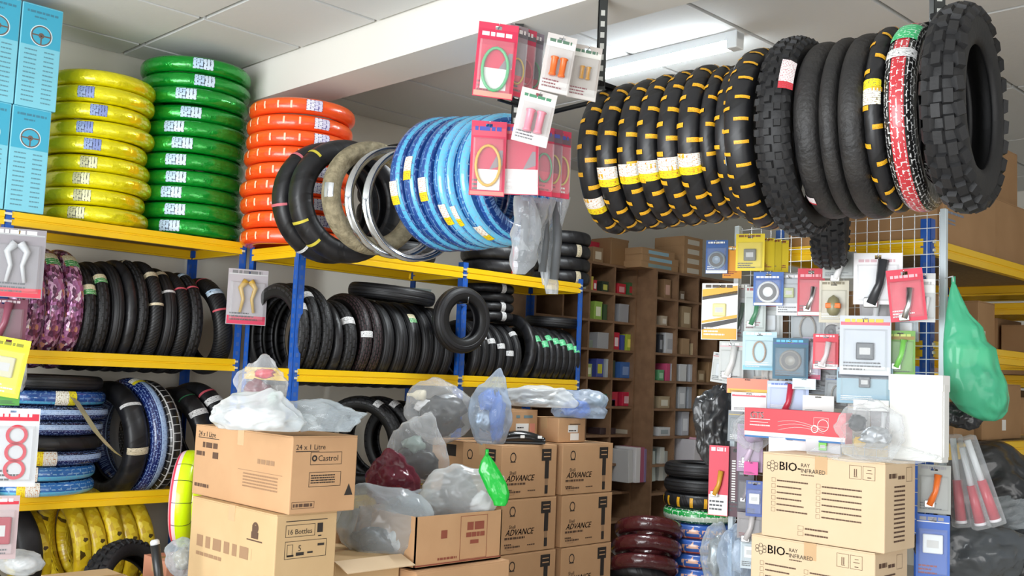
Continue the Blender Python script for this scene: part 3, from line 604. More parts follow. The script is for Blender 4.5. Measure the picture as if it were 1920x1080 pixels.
stp = link('plastic_strap', pyd('plastic_strap', [q+d for q in sp for d in (Vector((-.022, 0, .012)), Vector((.022, 0, -.012)), Vector((.022, .003, -.012)), Vector((-.022, .003, .012)))], [(i*4+j, i*4+(j+1) % 4, (i+1)*4+(j+1) % 4, (i+1)*4+j) for i in range(4) for j in range(4)]+[(3, 2, 1, 0), (16, 17, 18, 19)]), mat('silvery_gold_tape', '#b9b28e', .25, .5))
tag(stp, 'silvery strap hanging diagonally across the blue tyre pile', 'strap')
# neon wrapped tyre leaning behind the carton stack
c = onY(352, 935, 4.5); tyre((c.x, 4.5, c.z), .225, .10, M['neon'], 'neon yellow wrapped tyre with red and white edge beside the cartons', 'X', yaw=-38, tilt=0, wrapped=True, h=.09, bands=[(TF(a), .012, -.4, 1, M['ink'], 'print_line') for a in (40, 62, 88, 115, 140)], name='wrapped_tyre')
# lower shelf unit 2: three dark tyres above the cartons
for i, (px, R) in enumerate([(728, .262), (762, .262), (800, .25)]):
    upright(px, 850, 4.56, R, .09, .831, M['tread'], ['dark tyre with white label seen past the white bag', 'dark tyre with two white labels under the centre shelf', 'dark tyre behind the inflated clear bag'][i], 28-6*i, -8, [(TF(28), .16, -.8, .8, L_w)] if i < 2 else [])
# floor piles in the far aisle
pile = [('groove', .24, .09, 1258+42, 872), ('groove', .24, .09, 1300, 896), ('sport', .23, .085, 1300, 934), ('greenwrap', .24, .085, 1302, 966)]
zt = 1.22; Yp = 3.95
base = onX(1302, 930, 5.25)
zs = [.985, .895, .81, .725, .64, .555, .47, .385]
pn = ['black tyre on top of the far tyre pile beside the red hanging pack', 'black tyre second from the top of the far tyre pile', 'black tyre with yellow stickers in the far tyre pile', 'green and white wrapped tyre in the far tyre pile'] + [f'blue and orange wrapped tyre, {q} below the green one in the far pile' for q in ('first', 'second', 'third', 'fourth')]
for i, z in enumerate(zs):
    mm = ['groove', 'groove', 'sport', 'greenwrap', 'blueorange', 'blueorange', 'blueorange', 'blueorange'][i]
    tyre((base.x+.02, base.y-.02, z), .212, .087, M[mm], pn[i], 'Z', wrapped=i > 2, h=.085, bands=strip_rows(16, [(-.5, .3)], .09, 0) if i == 2 else [], group='blue and orange wrapped tyres' if i > 3 else None)
for i in range(4): tyre((base.x+.02, base.y-.02, .04+.078*(3-i)), .23, .078, M['sport'], f'plain black tyre under the blue-orange ones in the far pile, {["highest", "second", "third", "lowest"][i]}', 'Z')
for i, (px, py, R) in enumerate([(1217, 978, .2), (1212, 1012, .205), (1206, 1046, .205)]):
    c = onX(px, py, 4.90-.02*i); tyre((c.x, c.y, c.z-.05), R, .085, M['maroon'], f'dark red plastic-wrapped tyre slumped in the far aisle, {["uppermost", "middle", "lowest"][i]}', 'Z', tilt=18, roll=-14, wrapped=True, h=.1, name='wrapped_tyre')
for i, (px, py) in enumerate([(1196, 1072), (1190, 1108)]):
    c = onX(px, py, 4.90); tyre(c+Vector((0, 0, -.03-.03*i)), .2, .085, M['sport'], ['dark tyre leaning at the foot of the dark red tyres', 'dark tyre lowest before the dark red tyres'][i], 'Z', tilt=22, roll=-10)

# ================================================================ HANGING RACK over the aisle
M['angle'] = mat('dark_slotted_angle', '#3b3d3c', .45, .5)
M['blackm'] = mat('black_steel', '#1a1b1c', .4, .6)
rk = empty('hanging_rack', (3.1, 2.6, 3.01)); tag(rk, 'dark slotted-angle hanging rack carrying tyres below the white beam', 'rack')
RKI = Matrix.Translation((-3.1, -2.6, -3.01))
def slotted(name, p, h, parent, mi):
    me = pyd(name, boxv((-.018, -.0015, 0), (.018, .0015, h))+boxv((-.018, -.0015, 0), (-.015, .034, h)), BOXF+[tuple(i+8 for i in q) for q in BOXF])
    o = link(name, me, M['angle'], parent, mi @ Matrix.Translation(p) @ Matrix.Rotation(R_(-45), 4, 'Z'))
    sl = []; z = .03
    while z < h-.04: sl.append(((-.008, -.003, z), (.008, -.0014, z+.022))); z += .045
    q = multibox('slots', sl, mat('pale_slot', '#b9bab4', .6), o); q['kind'] = 'stuff'
    return o
for X, Y, zb in ((3.03, 2.60, 2.64), (3.03, 3.07, 2.5), (3.08, 3.10, 2.86), (3.12, 1.30, 2.6)):
    slotted('hanger', (X, Y, zb), 3.01-zb if zb < 2.8 else .15, rk, RKI)
tube('rail', [(3.17, 1.26, 2.672), (3.2, 2.3, 2.672), (3.19, 3.25, 2.64), (3.08, 3.95, 2.60), (2.97, 4.55, 2.58)], .011, M['blackm'], rk, RKI)
for Y, x0 in ((1.30, 3.10), (2.6, 3.03), (3.07, 3.03)): cbox('cross_arm', (x0-.02, Y-.012, 2.655 if Y < 4 else 2.57), (3.22, Y+.012, 2.672 if Y < 4 else 2.585), M['blackm'], rk, RKI)
for k in range(3): cbox('grate_bar', (2.8, 2.93+.025*k, 2.60+.03*k), (3.1, 2.945+.025*k, 2.607+.03*k), M['blackm'], rk, RKI)

# ================================================================ PIGEON-HOLE CABINETS at the far end
def pigeon(label, xs, Y, Yb, zrows, z0):
    r = empty('pigeonhole_cabinet', ((xs[0]+xs[-1])/2, (Y+Yb)/2, 0)); I = Matrix.Translation((-r.location.x, -r.location.y, 0)); t = .018
    cbox('side_panel', (xs[0]-t, Y, 0), (xs[0], Yb, zrows[0]+t), M['wood'], r, I); cbox('side_panel', (xs[-1], Y, 0), (xs[-1]+t, Yb, zrows[0]+t), M['wood'], r, I)
    cbox('back_panel', (xs[0]-t, Yb-.008, 0), (xs[-1]+t, Yb, zrows[0]+t), M['woodback'], r, I)
    for z in zrows: cbox('shelf', (xs[0], Y+.004, z), (xs[-1], Yb-.008, z+t), M['wood'], r, I)
    for x in xs[1:-1]:
        for k in range(len(zrows)-1): cbox('divider', (x-t/2, Y+.006, zrows[k+1]+t), (x+t/2, Yb-.008, zrows[k]), M['wood'], r, I)
    return tag(r, label, 'cabinet')
ZR1 = [2.372-.2175*k for k in range(11)]; XS1 = [5.27, 5.56, 5.855, 6.145, 6.40]
ZR2 = [2.362-.2165*k for k in range(11)]; XS2 = [6.44, 6.72, 7.00, 7.28, 7.56, 7.84, 8.12, 8.40]
pigeon('brown pigeonhole cabinet at the end of the centre shelving', XS1, 5.05, 5.60, ZR1, 0)
pigeon('brown pigeonhole cabinet standing further forward behind the wire mesh', XS2, 4.87, 5.50, ZR2, 0)
def packet(c0, c1, m, label, strip=None, yaw=0, cat='box', name='packet', lid=True):
    """small carton: body, overlapping lid flap and a printed patch"""
    c0, c1 = Vector(c0), Vector(c1); r = empty(name, ((c0.x+c1.x)/2, (c0.y+c1.y)/2, c0.z), Matrix.Rotation(R_(yaw), 3, 'Z')); a, b, h = (c1.x-c0.x)/2, (c1.y-c0.y)/2, c1.z-c0.z
    cbox('body', (-a, -b, 0), (a, b, h), m, r, None, min(a, b, h)*.05)
    if lid: cbox('lid_flap', (-a*1.01, -b*1.012, h*.93), (a*1.01, b*.6, h*1.012), m, r)
    if strip: cbox('label', (-a*.62, -b-.0012, h*.2), (a*.62, -b-.0002, h*.72), flat(strip), r)
    return tag(r, label, cat)
def in_hole(px, py, w, h, Y, zfloor, col, label, strip=None, d=.12, mtl=None, yaw=0):
    p = onY(px, py, Y); s = depth(p)/F
    ww = w*s/.78; packet((p.x-ww/2, Y, zfloor+.0005), (p.x+ww/2, Y+d, zfloor+h*s), mtl or flat(col, .5), label, strip, yaw)
def row1(k): return ZR1[k]+.018
def row2(k): return ZR2[k]+.018
S = [  # px, py, w, h, cabinet row (floor), colour, strip, label
 (1098, 520, 10, 28, 1, 1, '#c9d0b0', '#46604a', 'white-green packet leftmost in the second row of the left cabinet'), (1109, 520, 9, 26, 1, 1, '#b9aa4a', None, 'mustard packet in the second row of the left cabinet'),
 (1116, 530, 8, 20, 1, 1, '#b82838', '#e6dada', 'red packet with white label in the upper left cabinet'), (1135, 534, 15, 20, 1, 1, '#2c3a2c', '#c9c65a', 'dark green tin-like packet in the upper left cabinet'), (1166, 537, 19, 20, 1, 1, '#c02634', '#d9a0a0', 'red carton in the upper middle of the left cabinet'), (1183, 534, 9, 24, 1, 1, '#3f6a3e', '#b9303a', 'green packet beside the red carton'),
 (1122, 580, 17, 34, 1, 2, '#8fb04a', '#e3e6c8', 'lime green packet standing alone in the third row'), (1135, 582, 8, 30, 1, 2, '#39502f', None, 'dark green packet behind the lime green one'), (1170, 586, 22, 34, 1, 2, '#9a9a9c', None, 'grey carton beside a red packet in the third row'), (1192, 588, 12, 34, 1, 2, '#c3243a', '#ead8d8', 'red packet right of the grey carton, third row'),
 (1131, 636, 25, 30, 1, 3, '#a4a4a6', None, 'wide grey carton in the fourth row'), (1156, 637, 13, 32, 1, 3, '#b92238', '#e8d4d6', 'red packet with white label right of the wide grey carton'), (1168, 639, 8, 28, 1, 3, '#3a4a94', None, 'blue packet in the fourth row'), (1180, 640, 13, 30, 1, 3, '#a9b83a', '#e9e06a', 'yellow-green packet in the fourth row'), (1195, 640, 10, 30, 1, 3, '#4c7a3a', '#d9a83a', 'green packet rightmost in the fourth row'), (1108, 640, 9, 14, 1, 3, '#78857a', None, 'small grey-green packet in the fourth row'),
 (1104, 690, 14, 24, 1, 4, '#a4b46a', '#e0e6c4', 'pale green packet leftmost in the fifth row'), (1125, 684, 16, 34, 1, 4, '#45509a', '#c9c63a', 'blue packet with yellow base in the fifth row'), (1140, 686, 10, 34, 1, 4, '#b4bcc2', None, 'light grey packet in the fifth row'), (1150, 688, 8, 32, 1, 4, '#33402e', None, 'very dark packet in the fifth row'), (1173, 692, 22, 30, 1, 4, '#3c64a0', '#7f98c4', 'blue carton in the fifth row'),
 (1132, 740, 14, 22, 1, 5, '#3f7a5e', '#7fb09a', 'green carton in the sixth row'), (1152, 738, 16, 26, 1, 5, '#b3283c', None, 'red carton in the middle of the sixth row'), (1176, 746, 22, 26, 1, 5, '#bd2440', '#d8b0b4', 'crimson carton right in the sixth row'), (1148, 725, 16, 12, 1, 5, '#4a3a86', None, 'purple packet in the sixth row'),
 (1180, 808, 12, 8, 1, 6, '#b9ac98', None, 'small beige packet in the seventh row'), (1140, 806, 36, 12, 1, 6, '#3a2a2c', None, 'flat dark packet in the seventh row'),
 (1252, 538, 16, 36, 2, 1, '#8a6a4a', '#c9a090', 'brown carton with a pale sticker in the right cabinet top row'), (1280, 528, 12, 18, 2, 1, '#6f5a44', '#b8b0a4', 'small brown carton in the right cabinet top row'),
 (1246, 592, 14, 18, 2, 2, '#b0a08a', '#d8d0c4', 'beige packet pair left in the right cabinet second row'), (1288, 580, 22, 40, 2, 2, '#9a8262', '#cfc0a4', 'tan carton stack in the right cabinet second row'),
 (1240, 632, 9, 34, 2, 3, '#2e3036', '#8f9298', 'black packet in the right cabinet third row'), (1258, 633, 26, 38, 2, 3, '#c3c4c6', '#a4a6aa', 'pale grey carton in the right cabinet third row'), (1286, 640, 18, 30, 2, 3, '#a08260', None, 'tan carton in the right cabinet third row'), (1303, 644, 12, 22, 2, 3, '#b4a07e', None, 'sand packet in the right cabinet third row'),
 (1240, 690, 14, 20, 2, 4, '#5a9a6a', '#9ac4a4', 'green packet in the right cabinet fourth row'), (1253, 690, 9, 32, 2, 4, '#c24a72', None, 'pink packet in the right cabinet fourth row'), (1263, 691, 11, 32, 2, 4, '#b4b6ba', None, 'grey packet beside the pink one'), (1281, 694, 17, 32, 2, 4, '#d0d2d4', None, 'white packet in the right cabinet fourth row'), (1298, 695, 10, 32, 2, 4, '#b9bcc2', None, 'silver packet in the right cabinet fourth row'), (1315, 700, 18, 22, 2, 4, '#8f7352', '#c0ae90', 'brown carton right in the fourth row'), (1338, 690, 26, 38, 2, 4, '#9a7a56', None, 'tall brown carton right in the fourth row'),
 (1246, 752, 26, 22, 2, 5, '#a89678', '#d8d4c4', 'beige carton in the right cabinet fifth row'), (1279, 744, 18, 40, 2, 5, '#b9bec4', '#dfe2e6', 'tall grey packet in the right cabinet fifth row'), (1296, 745, 14, 40, 2, 5, '#a2a8b0', None, 'blue-grey packet in the right cabinet fifth row'), (1322, 742, 30, 36, 2, 5, '#97784f', '#b09a78', 'brown carton in the right cabinet fifth row'),
 (1246, 806, 28, 16, 2, 6, '#cfd0d2', '#9aa4a8', 'clear-wrapped white packet in the right cabinet sixth row'), (1285, 790, 18, 44, 2, 6, '#b9bcc4', '#e0e4ea', 'pale packet in the right cabinet sixth row'), (1302, 800, 14, 36, 2, 6, '#dadde2', None, 'white packet in the right cabinet sixth row')]
for px, py, w, h, cab, k, col, strip, lab in S:
    in_hole(px, py, w, h, 5.09 if cab == 1 else 4.91, row1(k) if cab == 1 else row2(k), col, lab, strip)
for px, py, w, h, cab, col, strip, lab, d in [(1116, 450, 26, 42, 1, '#b3283c', '#d890a0', 'red carton on top of the left pigeonhole cabinet', .2), (1098, 470, 12, 24, 1, '#9a8a72', '#cfc8b8', 'small beige carton on the left pigeonhole cabinet', .1), (1122, 474, 22, 28, 1, '#8f7252', '#d0c4b0', 'brown carton in front of the red one on the cabinet', .1), (1162, 478, 40, 50, 1, '#8c6a46', None, 'plain brown carton on the left pigeonhole cabinet', .25)]:
    in_hole(px, py, w, h, 5.07+(.12 if 'red carton' in lab else 0), ZR1[0]+.018, col, lab, strip, d)
for i in range(4):
    p = onY(1300, 480, 4.9); packet((p.x-.13, 4.9, ZR2[0]+.0185+.078*i), (p.x+.13, 5.2, ZR2[0]+.0185+.078*(i+1)), M['kraft4'], f'flat brown carton in the pile on the right cabinet, {["lowest", "second", "third", "topmost"][i]}', '#c9c2b4')
for i, (wd, dx) in enumerate([(.24, 0), (.235, .01), (.21, -.02)]):
    p = onY(1228, 490, 4.95); packet((p.x-wd+dx, 4.9, ZR2[0]+.0185+.052*i), (p.x+wd+dx, 5.2, ZR2[0]+.0185+.052*(i+1)), M['kraft4'], f'flat parcel left of the carton pile, {["lowest", "middle", "topmost"][i]}', ['#7f9a9c', '#8fb4c4', '#8fb4c4'][i])

# ================================================================ CARTONS
def carton(x0, y0, z0, x1, y1, z1, m, label, yaw=0, open_=False, taped=True):
    """corrugated box: body, four top flaps, tape strip. faces: 'X' the side that looks along -X, 'Y' the side that looks along -Y"""
    r = empty('cardboard_box', ((x0+x1)/2, (y0+y1)/2, z0), Matrix.Rotation(R_(yaw), 3, 'Z')); a, b, h = (x1-x0)/2, (y1-y0)/2, z1-z0
    if open_:
        t = .006
        multibox('body', [((-a, -b, 0), (a, b, t)), ((-a, -b, 0), (-a+t, b, h)), ((a-t, -b, 0), (a, b, h)), ((-a, -b, 0), (a, -b+t, h)), ((-a, b-t, 0), (a, b, h))], m, r)
    else:
        cbox('body', (-a, -b, 0), (a, b, h-.004), m, r, None, .004)
        cbox('flap', (-a+.001, -b+.001, h-.0045), (a-.001, -.0015, h), m, r); cbox('flap', (-a+.001, .0015, h-.0045), (a-.001, b-.001, h), m, r)
        if taped:
            cbox('tape', (-a-.0008, -.024, h-.001), (a+.0008, .024, h+.0008), M['tape'], r)
            cbox('tape', (-a-.0009, -.024, h-.06), (-a, .024, h), M['tape'], r)
    FX = FACE_X.to_4x4(); FX.translation = (-a, b, 0); FY = FACE_Y.to_4x4(); FY.translation = (-a, -b, 0)
    tag(r, label, 'box')
    return r, FX, 2*b, FY, 2*a, h
# oil carton, upper, of the left stack
b, FX, wx, FY, wy, h = carton(2.162, 3.295, .955, 2.46, 4.03, 1.243, M['kraft'], 'oil carton under the white plastic bag, upper of the left stack')
text(b, '24 x 1 Litre', .03, h-.045, .03, M['ink'], FX); rects(b, [(.03, h-.052, .2, h-.049)], M['ink'], FX)
rects(b, words_rl(.07, h-.09, .12, .022, 1)+words_rl(.02, h-.125, .07, .018, 2)+[(.155, h-.13, .2, h-.104)], M['inkb'], FX)
rects(b, words_rl(.5, h-.12, .12, .018, 3), M['inkf'], FX); rects(b, sum([words_rl(.4, .12-.012*k, .25, .006, k) for k in range(5)], [])+[(.36, .135, .68, .137)], M['inkf'], FX)
rects(b, words_rl(.02, .035, .12, .014, 9), M['inkb'], FX)
text(b, '24 x 1 Litre', .015, h-.05, .028, M['ink'], FY); rects(b, [(.015, h-.058, .12, h-.055)], M['ink'], FY)
text(b, 'Castrol', .116, h-.094, .031, M['ink'], FY); ringmesh(b, .1, h-.083, .006, .012, M['ink'], FY, 'printed_logo')
rects(b, frame_rl(.082, h-.108, .225, h-.06, .0018)+frame_rl(.08, h-.19, .225, h-.135, .0018)+sum([words_rl(.088, h-.15-.009*k, .11, .0045, 20+k) for k in range(4)], []), M['ink'], FY)
link('printed_logo', pyd('printed_logo', [(.245, .06, .001), (.285, .06, .001), (.265, .105, .001)], [(0, 1, 2)]), M['ink'], b, FY)
rects(b, frame_rl(.01, .02, .11, .045, .0015)+words_rl(.016, .026, .088, .012, 31), M['inkb'], FY)
# oil carton, lower
b, FX, wx, FY, wy, h = carton(2.13, 3.32, .56, 2.40, 3.96, .953, M['kraft2'], 'paler oil carton below the first one, lower of the left stack')
rects(b, words_rl(.06, h-.19, .42, .045, 4, .5), M['inkf'], FX); rects(b, words_rl(.06, h-.225, .2, .014, 5), M['inkf'], FX)
rects(b, [(.47, h-.105, .52, h-.08), (.475, h-.08, .515, h-.055), (.44, h-.115, .55, h-.110)], M['inkb'], FX); ringmesh(b, .497, h-.12+.055, .012, .022, M['inkb'], FX, 'printed_logo')
text(b, '16 Bottles', .046, h-.075, .027, M['ink'], FY); rects(b, frame_rl(.04, h-.085, .17, h-.04, .0018)+[(.04, h-.028, .225, h-.025), (.18, h-.075, .205, h-.04), (.185, h-.09, .2, h-.085)], M['ink'], FY)
rects(b, frame_rl(.04, h-.165, .225, h-.1, .0018)+frame_rl(.05, h-.155, .075, h-.112, .0018)+[(.05, h-.157, .08, h-.150), (.09, h-.155, .125, h-.143), (.14, h-.15, .165, h-.143), (.185, h-.125, .215, h-.116)], M['ink'], FY)
text(b, '5', .098, h-.138, .03, M['ink'], FY)
rects(b, sum([words_rl(.04, h-.25-.014*k, .16, .006, 40+k) for k in range(5)], []), M['inkb'], FY)
carton(2.10, 3.36, 0, 2.44, 4.0, .56, M['kraft2'], 'carton at the foot of the left stack', taped=False)
# lubricant cartons, two columns
def advance(x0, y0, z0, x1, y1, z1, label, side=True):
    b, FX, wx, FY, wy, h = carton(x0, y0, z0, x1, y1, z1, M['kraft4'] if False else M['kraft'], label)
    for FM, ww, full in ((FY, wy, True),)+(((FX, wx, False),) if side else ()):
        s = ww/.43
        ringmesh(b, .085*s, h-.062, .020, .026, M['ink'], FM, 'printed_logo', .85); rects(b, [(.066*s, h-.088, .104*s, h-.083)], M['ink'], FM)
        x = ww-.075
        rects(b, [(x-.045, h-.085, x+.03, h-.022)], M['ink'], FM); rects(b, [(x-.03, h-.045+.001, x+.02, h-.039), (x-.03, h-.066, x+.02, h-.06)], M['kraft'], FM, z=.0016)
        if full:
            rects(b, [(x-.018, h-.18, x+.014, h-.085), (x-.014, h-.26, x+.01, h-.215)], M['ink'], FM); rects(b, [(x-.014, h-.214, x+.01, h-.181)], M['inkf'], FM)
            text(b, 'Shell', .06, h-.15, .026, M['ink'], FM); text(b, 'ADVANCE', .035, h-.185, .044, M['ink'], FM, shear=.35); text(b, 'ADVANCE', .0365, h-.1845, .044, M['ink'], FM, shear=.35)
            rects(b, words_rl(.03, h-.205, .15, .011, int(z0*100))+words_rl(.03, h-.235, .05, .008, 3)+words_rl(.035, .03, .11, .009, 4)+words_rl(.2, .035, .06, .006, 5)+frame_rl(.05, .02, .1, .045, .001), M['inkb'], FM)
ZA = [(.865, 1.140), (.583, .862), (.30, .58), (.02, .297)]
nm = ['top', 'second', 'third', 'lowest']
for k, (a, c) in enumerate(ZA):
    advance(3.765-.0+.012*k, 3.81, a, 4.185+.01*k, 4.11, c, f'motor oil carton in the stack behind the open box, {nm[k]}', k == 0)
    advance(4.215+.01*k, 3.795, a+.002, 4.645+.006*k, 4.09, c+.002, f'motor oil carton in the right-hand oil stack, {nm[k]}', False)
b, FX, wx, FY, wy, h = carton(3.80, 4.125, .86, 4.16, 4.4, 1.138, M['kraft'], 'oil carton half hidden left behind the oil stacks')
rects(b, [(.12, h-.085, .2, h-.022)], M['ink'], FX)
carton(3.82, 4.125, .02, 4.16, 4.4, .86, M['kraft'], 'tall carton hidden behind the oil stacks', taped=False)
# small cartons on the oil stacks
b, FX, wx, FY, wy, h = carton(3.98, 3.98, 1.143, 4.20, 4.22, 1.318, M['kraft'], 'small carton under the milky bag on the oil stack')
rects(b, [(.05, h-.045, .08, h-.03), (.11, h-.045, .18, h-.03)], M['inkg'], FY); cbox('shipping_label', (.05, .03, 0), (.15, .10, .0012), M['white'], b, FY); cbox('sticker', (.16, .03, 0), (.2, .1, .0012), flat('#d8907c'), b, FY); rects(b, words_rl(.06, .075, .05, .006, 2)+words_rl(.06, .055, .06, .005, 3), M['ink'], FY, z=.002)
b, FX, wx, FY, wy, h = carton(4.245, 3.86, 1.145, 4.47, 4.08, 1.278, M['kraft'], 'small carton under the blue bag on the right oil stack')
cbox('shipping_label', (.08, .055, 0), (.16, .095, .0012), M['white'], b, FY); cbox('shipping_label', (.10, .012, 0), (.17, .05, .0012), M['white'], b, FY); rects(b, words_rl(.085, .062, .06, .006, 2)+[(.09, .099, .18, .103)], M['ink'], FY, z=.002)
# open carton with bags, and the ones below it
OY = 3.36; ox0 = onY(781, 972, OY).x; ox1 = onY(942, 950, OY).x; oz1 = onY(781, 970, OY).z; oz0 = oz1-.215
b, FX, wx, FY, wy, h = carton(ox0, OY, oz0, ox1, OY+.40, oz1, M['kraft'], 'open carton full of bagged parts before the oil stacks', open_=True)
rects(b, words_rl(wy*.58, h-.075, wy*.2, .035, 8, .2)+words_rl(wy*.57, h-.105, wy*.22, .02, 9, .15)+[(wy*.62, h-.135, wy*.72, h-.118)], M['inkr'], FY)
rects(b, frame_rl(wy*.5, .015, wy*.82, h-.012, .0022)+[(wy*.28, h-.1, wy*.35, h-.065)]+words_rl(wy*.25, .025, wy*.22, .01, 3)+[(0, .008, wy, .014)], M['inkr'], FY)
cbox('flap', (-wy/2+.01, 0, -.003), (wy/2-.01, .13, .003), M['kraft'], b, Matrix.Translation((0, .2, h)) @ Matrix.Rotation(R_(-70), 4, 'X'))
carton(ox0-.02, OY-.04, oz0-.37, ox1+.02, OY+.38, oz0-.004, M['kraft'], 'carton right under the open carton')
carton(ox0-.02, OY-.03, 0, ox1, OY+.38, oz0-.374, M['kraft4'], 'carton on the floor below the open carton', taped=False)
b, FX, wx, FY, wy, h = carton(ox0-.36, 3.42, .30, ox0-.03, 3.84, .735, M['kraft2'], 'carton under the large grey-clear bag', open_=False)
f = cbox('loose_flap', (-.17, -.10, 0), (.17, .0, .004), M['kraft3'], b, Matrix.Translation((0, -.21, h)) @ Matrix.Rotation(R_(18), 4, 'X'))
carton(ox0-.36, 3.42, 0, ox0-.03, 3.84, .298, M['kraft2'], 'carton on the floor under the large grey-clear bag', taped=False)
b, FX, wx, FY, wy, h = carton(2.64, 3.78, .35, 2.80, 4.10, .79, M['kraft'], 'narrow carton between the left stack and the grey-clear bag')
rects(b, [(.03, h-.16, .12, h-.03)], M['white'], FX); 
# infrared lamp cartons
def bio(x0, y0, z0, x1, y1, z1, label):
    b, FX, wx, FY, wy, h = carton(x0, y0, z0, x1, y1, z1, M['kraft3'], label)
    k = wx/.48
    for dx, dy in ((0, .013), (0, -.013), (-.015, .006), (.015, .006), (-.015, -.006), (.015, -.006)): ringmesh(b, .042+dx, h-.048+dy, .0062, .0078, M['ink'], FX, 'printed_logo')
    text(b, 'BIO-', .068, h-.06, .044, M['ink'], FX, sx=1.05); text(b, 'BIO-', .0692, h-.06, .044, M['ink'], FX, sx=1.05)
    text(b, 'RAY', .158, h-.042, .019, M['ink'], FX); text(b, 'INFRARED', .158, h-.062, .021, M['ink'], FX); rects(b, words_rl(.16, h-.072, .05, .004, 1), M['inkb'], FX)
    rects(b, frame_rl(.345, h-.065, .39, h-.018, .0012)+frame_rl(.395, h-.065, .44, h-.018, .0012)+[(.363, h-.055, .366, h-.03), (.37, h-.055, .373, h-.03), (.362, h-.058, .376, h-.056), (.407, h-.043, .43, h-.041), (.412, h-.058, .426, h-.055), (.412, h-.032, .426, h-.03)], M['inkb'], FX)
    ro, tx = [], []
    for c, (cx, n, yy) in enumerate(((.04, 6, .1), (.22, 6, .105))):
        for q in range(n):
            y = h-yy-.0215*q; ro += frame_rl(cx, y-.006, cx+.016, y+.009, .0008)
            tx += words_rl(cx+.022, y-.002, [.125, .1, .1, .1, .11, .125][q] if c == 0 else .15, .0052, q+10*c, .18)
    for q in range(2):
        y = .045-.02*q; ro += frame_rl(.15, y-.006, .172, y+.009, .0008); tx += words_rl(.178, y-.002, .09, .006, 50+q, .18)
    rects(b, ro, M['inkb'], FX, 'printed_boxes'); rects(b, tx, M['inkb'], FX)
    rects(b, words_rl(.03, h-.055, .06, .016, 3)+words_rl(.1, h-.06, .05, .012, 5)+frame_rl(.165, h-.07, .21, h-.02, .0012)+sum([words_rl(.07, h-.088-.0155*q, .085, .006, q+70, .15) for q in range(13)], []), M['inkb'], FY)
bio(3.42, 1.60, .952, 3.66, 2.075, 1.258, 'buff infrared lamp carton under the white box, upper of two')
bio(3.425, 1.635, .645, 3.68, 2.12, .949, 'buff infrared lamp carton below the other one, lower of two')
carton(3.40, 1.62, 0, 3.70, 2.12, .642, M['kraft3'], 'carton at the foot of the infrared lamp cartons', taped=False)
# floor cartons at lower left
b, FX, wx, FY, wy, h = carton(1.72, 4.08, .32, 2.0, 4.42, .60, M['kraft2'], 'carton at the bottom left corner before the yellow tyres')
carton(1.74, 4.1, 0, 2.0, 4.42, .318, M['kraft2'], 'carton on the floor at the bottom left corner', taped=False)
b, FX, wx, FY, wy, h = carton(2.21, 4.30, .40, 2.46, 4.52, .625, mat('salmon_cardboard', '#c08468', .8), 'salmon brown carton behind the black pump handle')
carton(2.21, 4.30, 0, 2.46, 4.52, .398, M['kraft4'], 'carton under the salmon brown one', taped=False)
# boxes on the right-hand shelving
for x0, y0, z0, x1, y1, z1, l in [(4.28, 1.76, 2.122, 4.86, 2.3, 2.42, 'brown carton on the right shelving behind the large knobby tyre'), (4.90, 1.80, 2.122, 5.5, 2.34, 2.43, 'brown carton right of it on the right shelving top'), (4.75, 1.85, 2.432, 5.4, 2.35, 2.72, 'shaded carton stacked on the right shelving top'),
    (4.62, 1.98, 1.712, 4.86, 2.36, 1.96, 'carton on the second right-hand shelf beside the green bag'), (4.90, 1.85, 1.712, 5.1, 2.3, 1.94, 'carton with white mark on the second right-hand shelf'), (4.5, 1.8, 1.302, 4.72, 2.2, 1.45, 'flat carton below the green bag'), (4.76, 1.78, 1.302, 5.0, 2.2, 1.5, 'lower carton beside the small packets on the right shelf'), (5.02, 1.8, 1.302, 5.3, 2.2, 1.56, 'carton at the right edge on the third right-hand shelf'), (4.10, 1.78, 2.122, 4.27, 2.38, 2.32, 'carton seen through the top of the wire mesh'), (4.2, 1.9, 1.712, 4.5, 2.3, 1.93, 'carton on the second shelf right behind the mesh'),
    (6.02, 1.75, 1.622, 6.4, 2.15, 1.9, 'carton far right behind the green bag, upper shelf'), (6.02, 2.17, 1.622, 6.4, 2.55, 1.94, 'carton deep behind the green bag, upper shelf'), (6.02, 1.3, 1.622, 6.4, 1.72, 1.92, 'carton at the far right picture edge, upper shelf'), (6.02, 1.7, 1.252, 6.4, 2.1, 1.5, 'carton far right behind the red sticks, lower shelf'), (6.02, 2.12, 1.252, 6.4, 2.5, 1.54, 'carton deep behind the red sticks, lower shelf'), (6.02, 1.7, 2.142, 6.42, 2.2, 2.5, 'carton far behind the large knobby tyre'), (6.02, 1.2, 2.142, 6.42, 1.66, 2.6, 'carton on the far right shelf top near the picture edge')]:
    b, FX, wx, FY, wy, h = carton(x0, y0, z0, x1, y1, z1, M['kraft4'], l)
    if l.startswith('brown carton on'): rects(b, words_rl(.04, .17, .16, .010, 1)+words_rl(.04, .14, .17, .010, 2)+words_rl(.04, .11, .08, .008, 3)+words_rl(.04, .095, .08, .006, 4), M['inkbl'], FY)
    else: rects(b, [(.03, .04, .08, .09)], M['white'], FY) if 'mark' in l or 'edge' in l else None

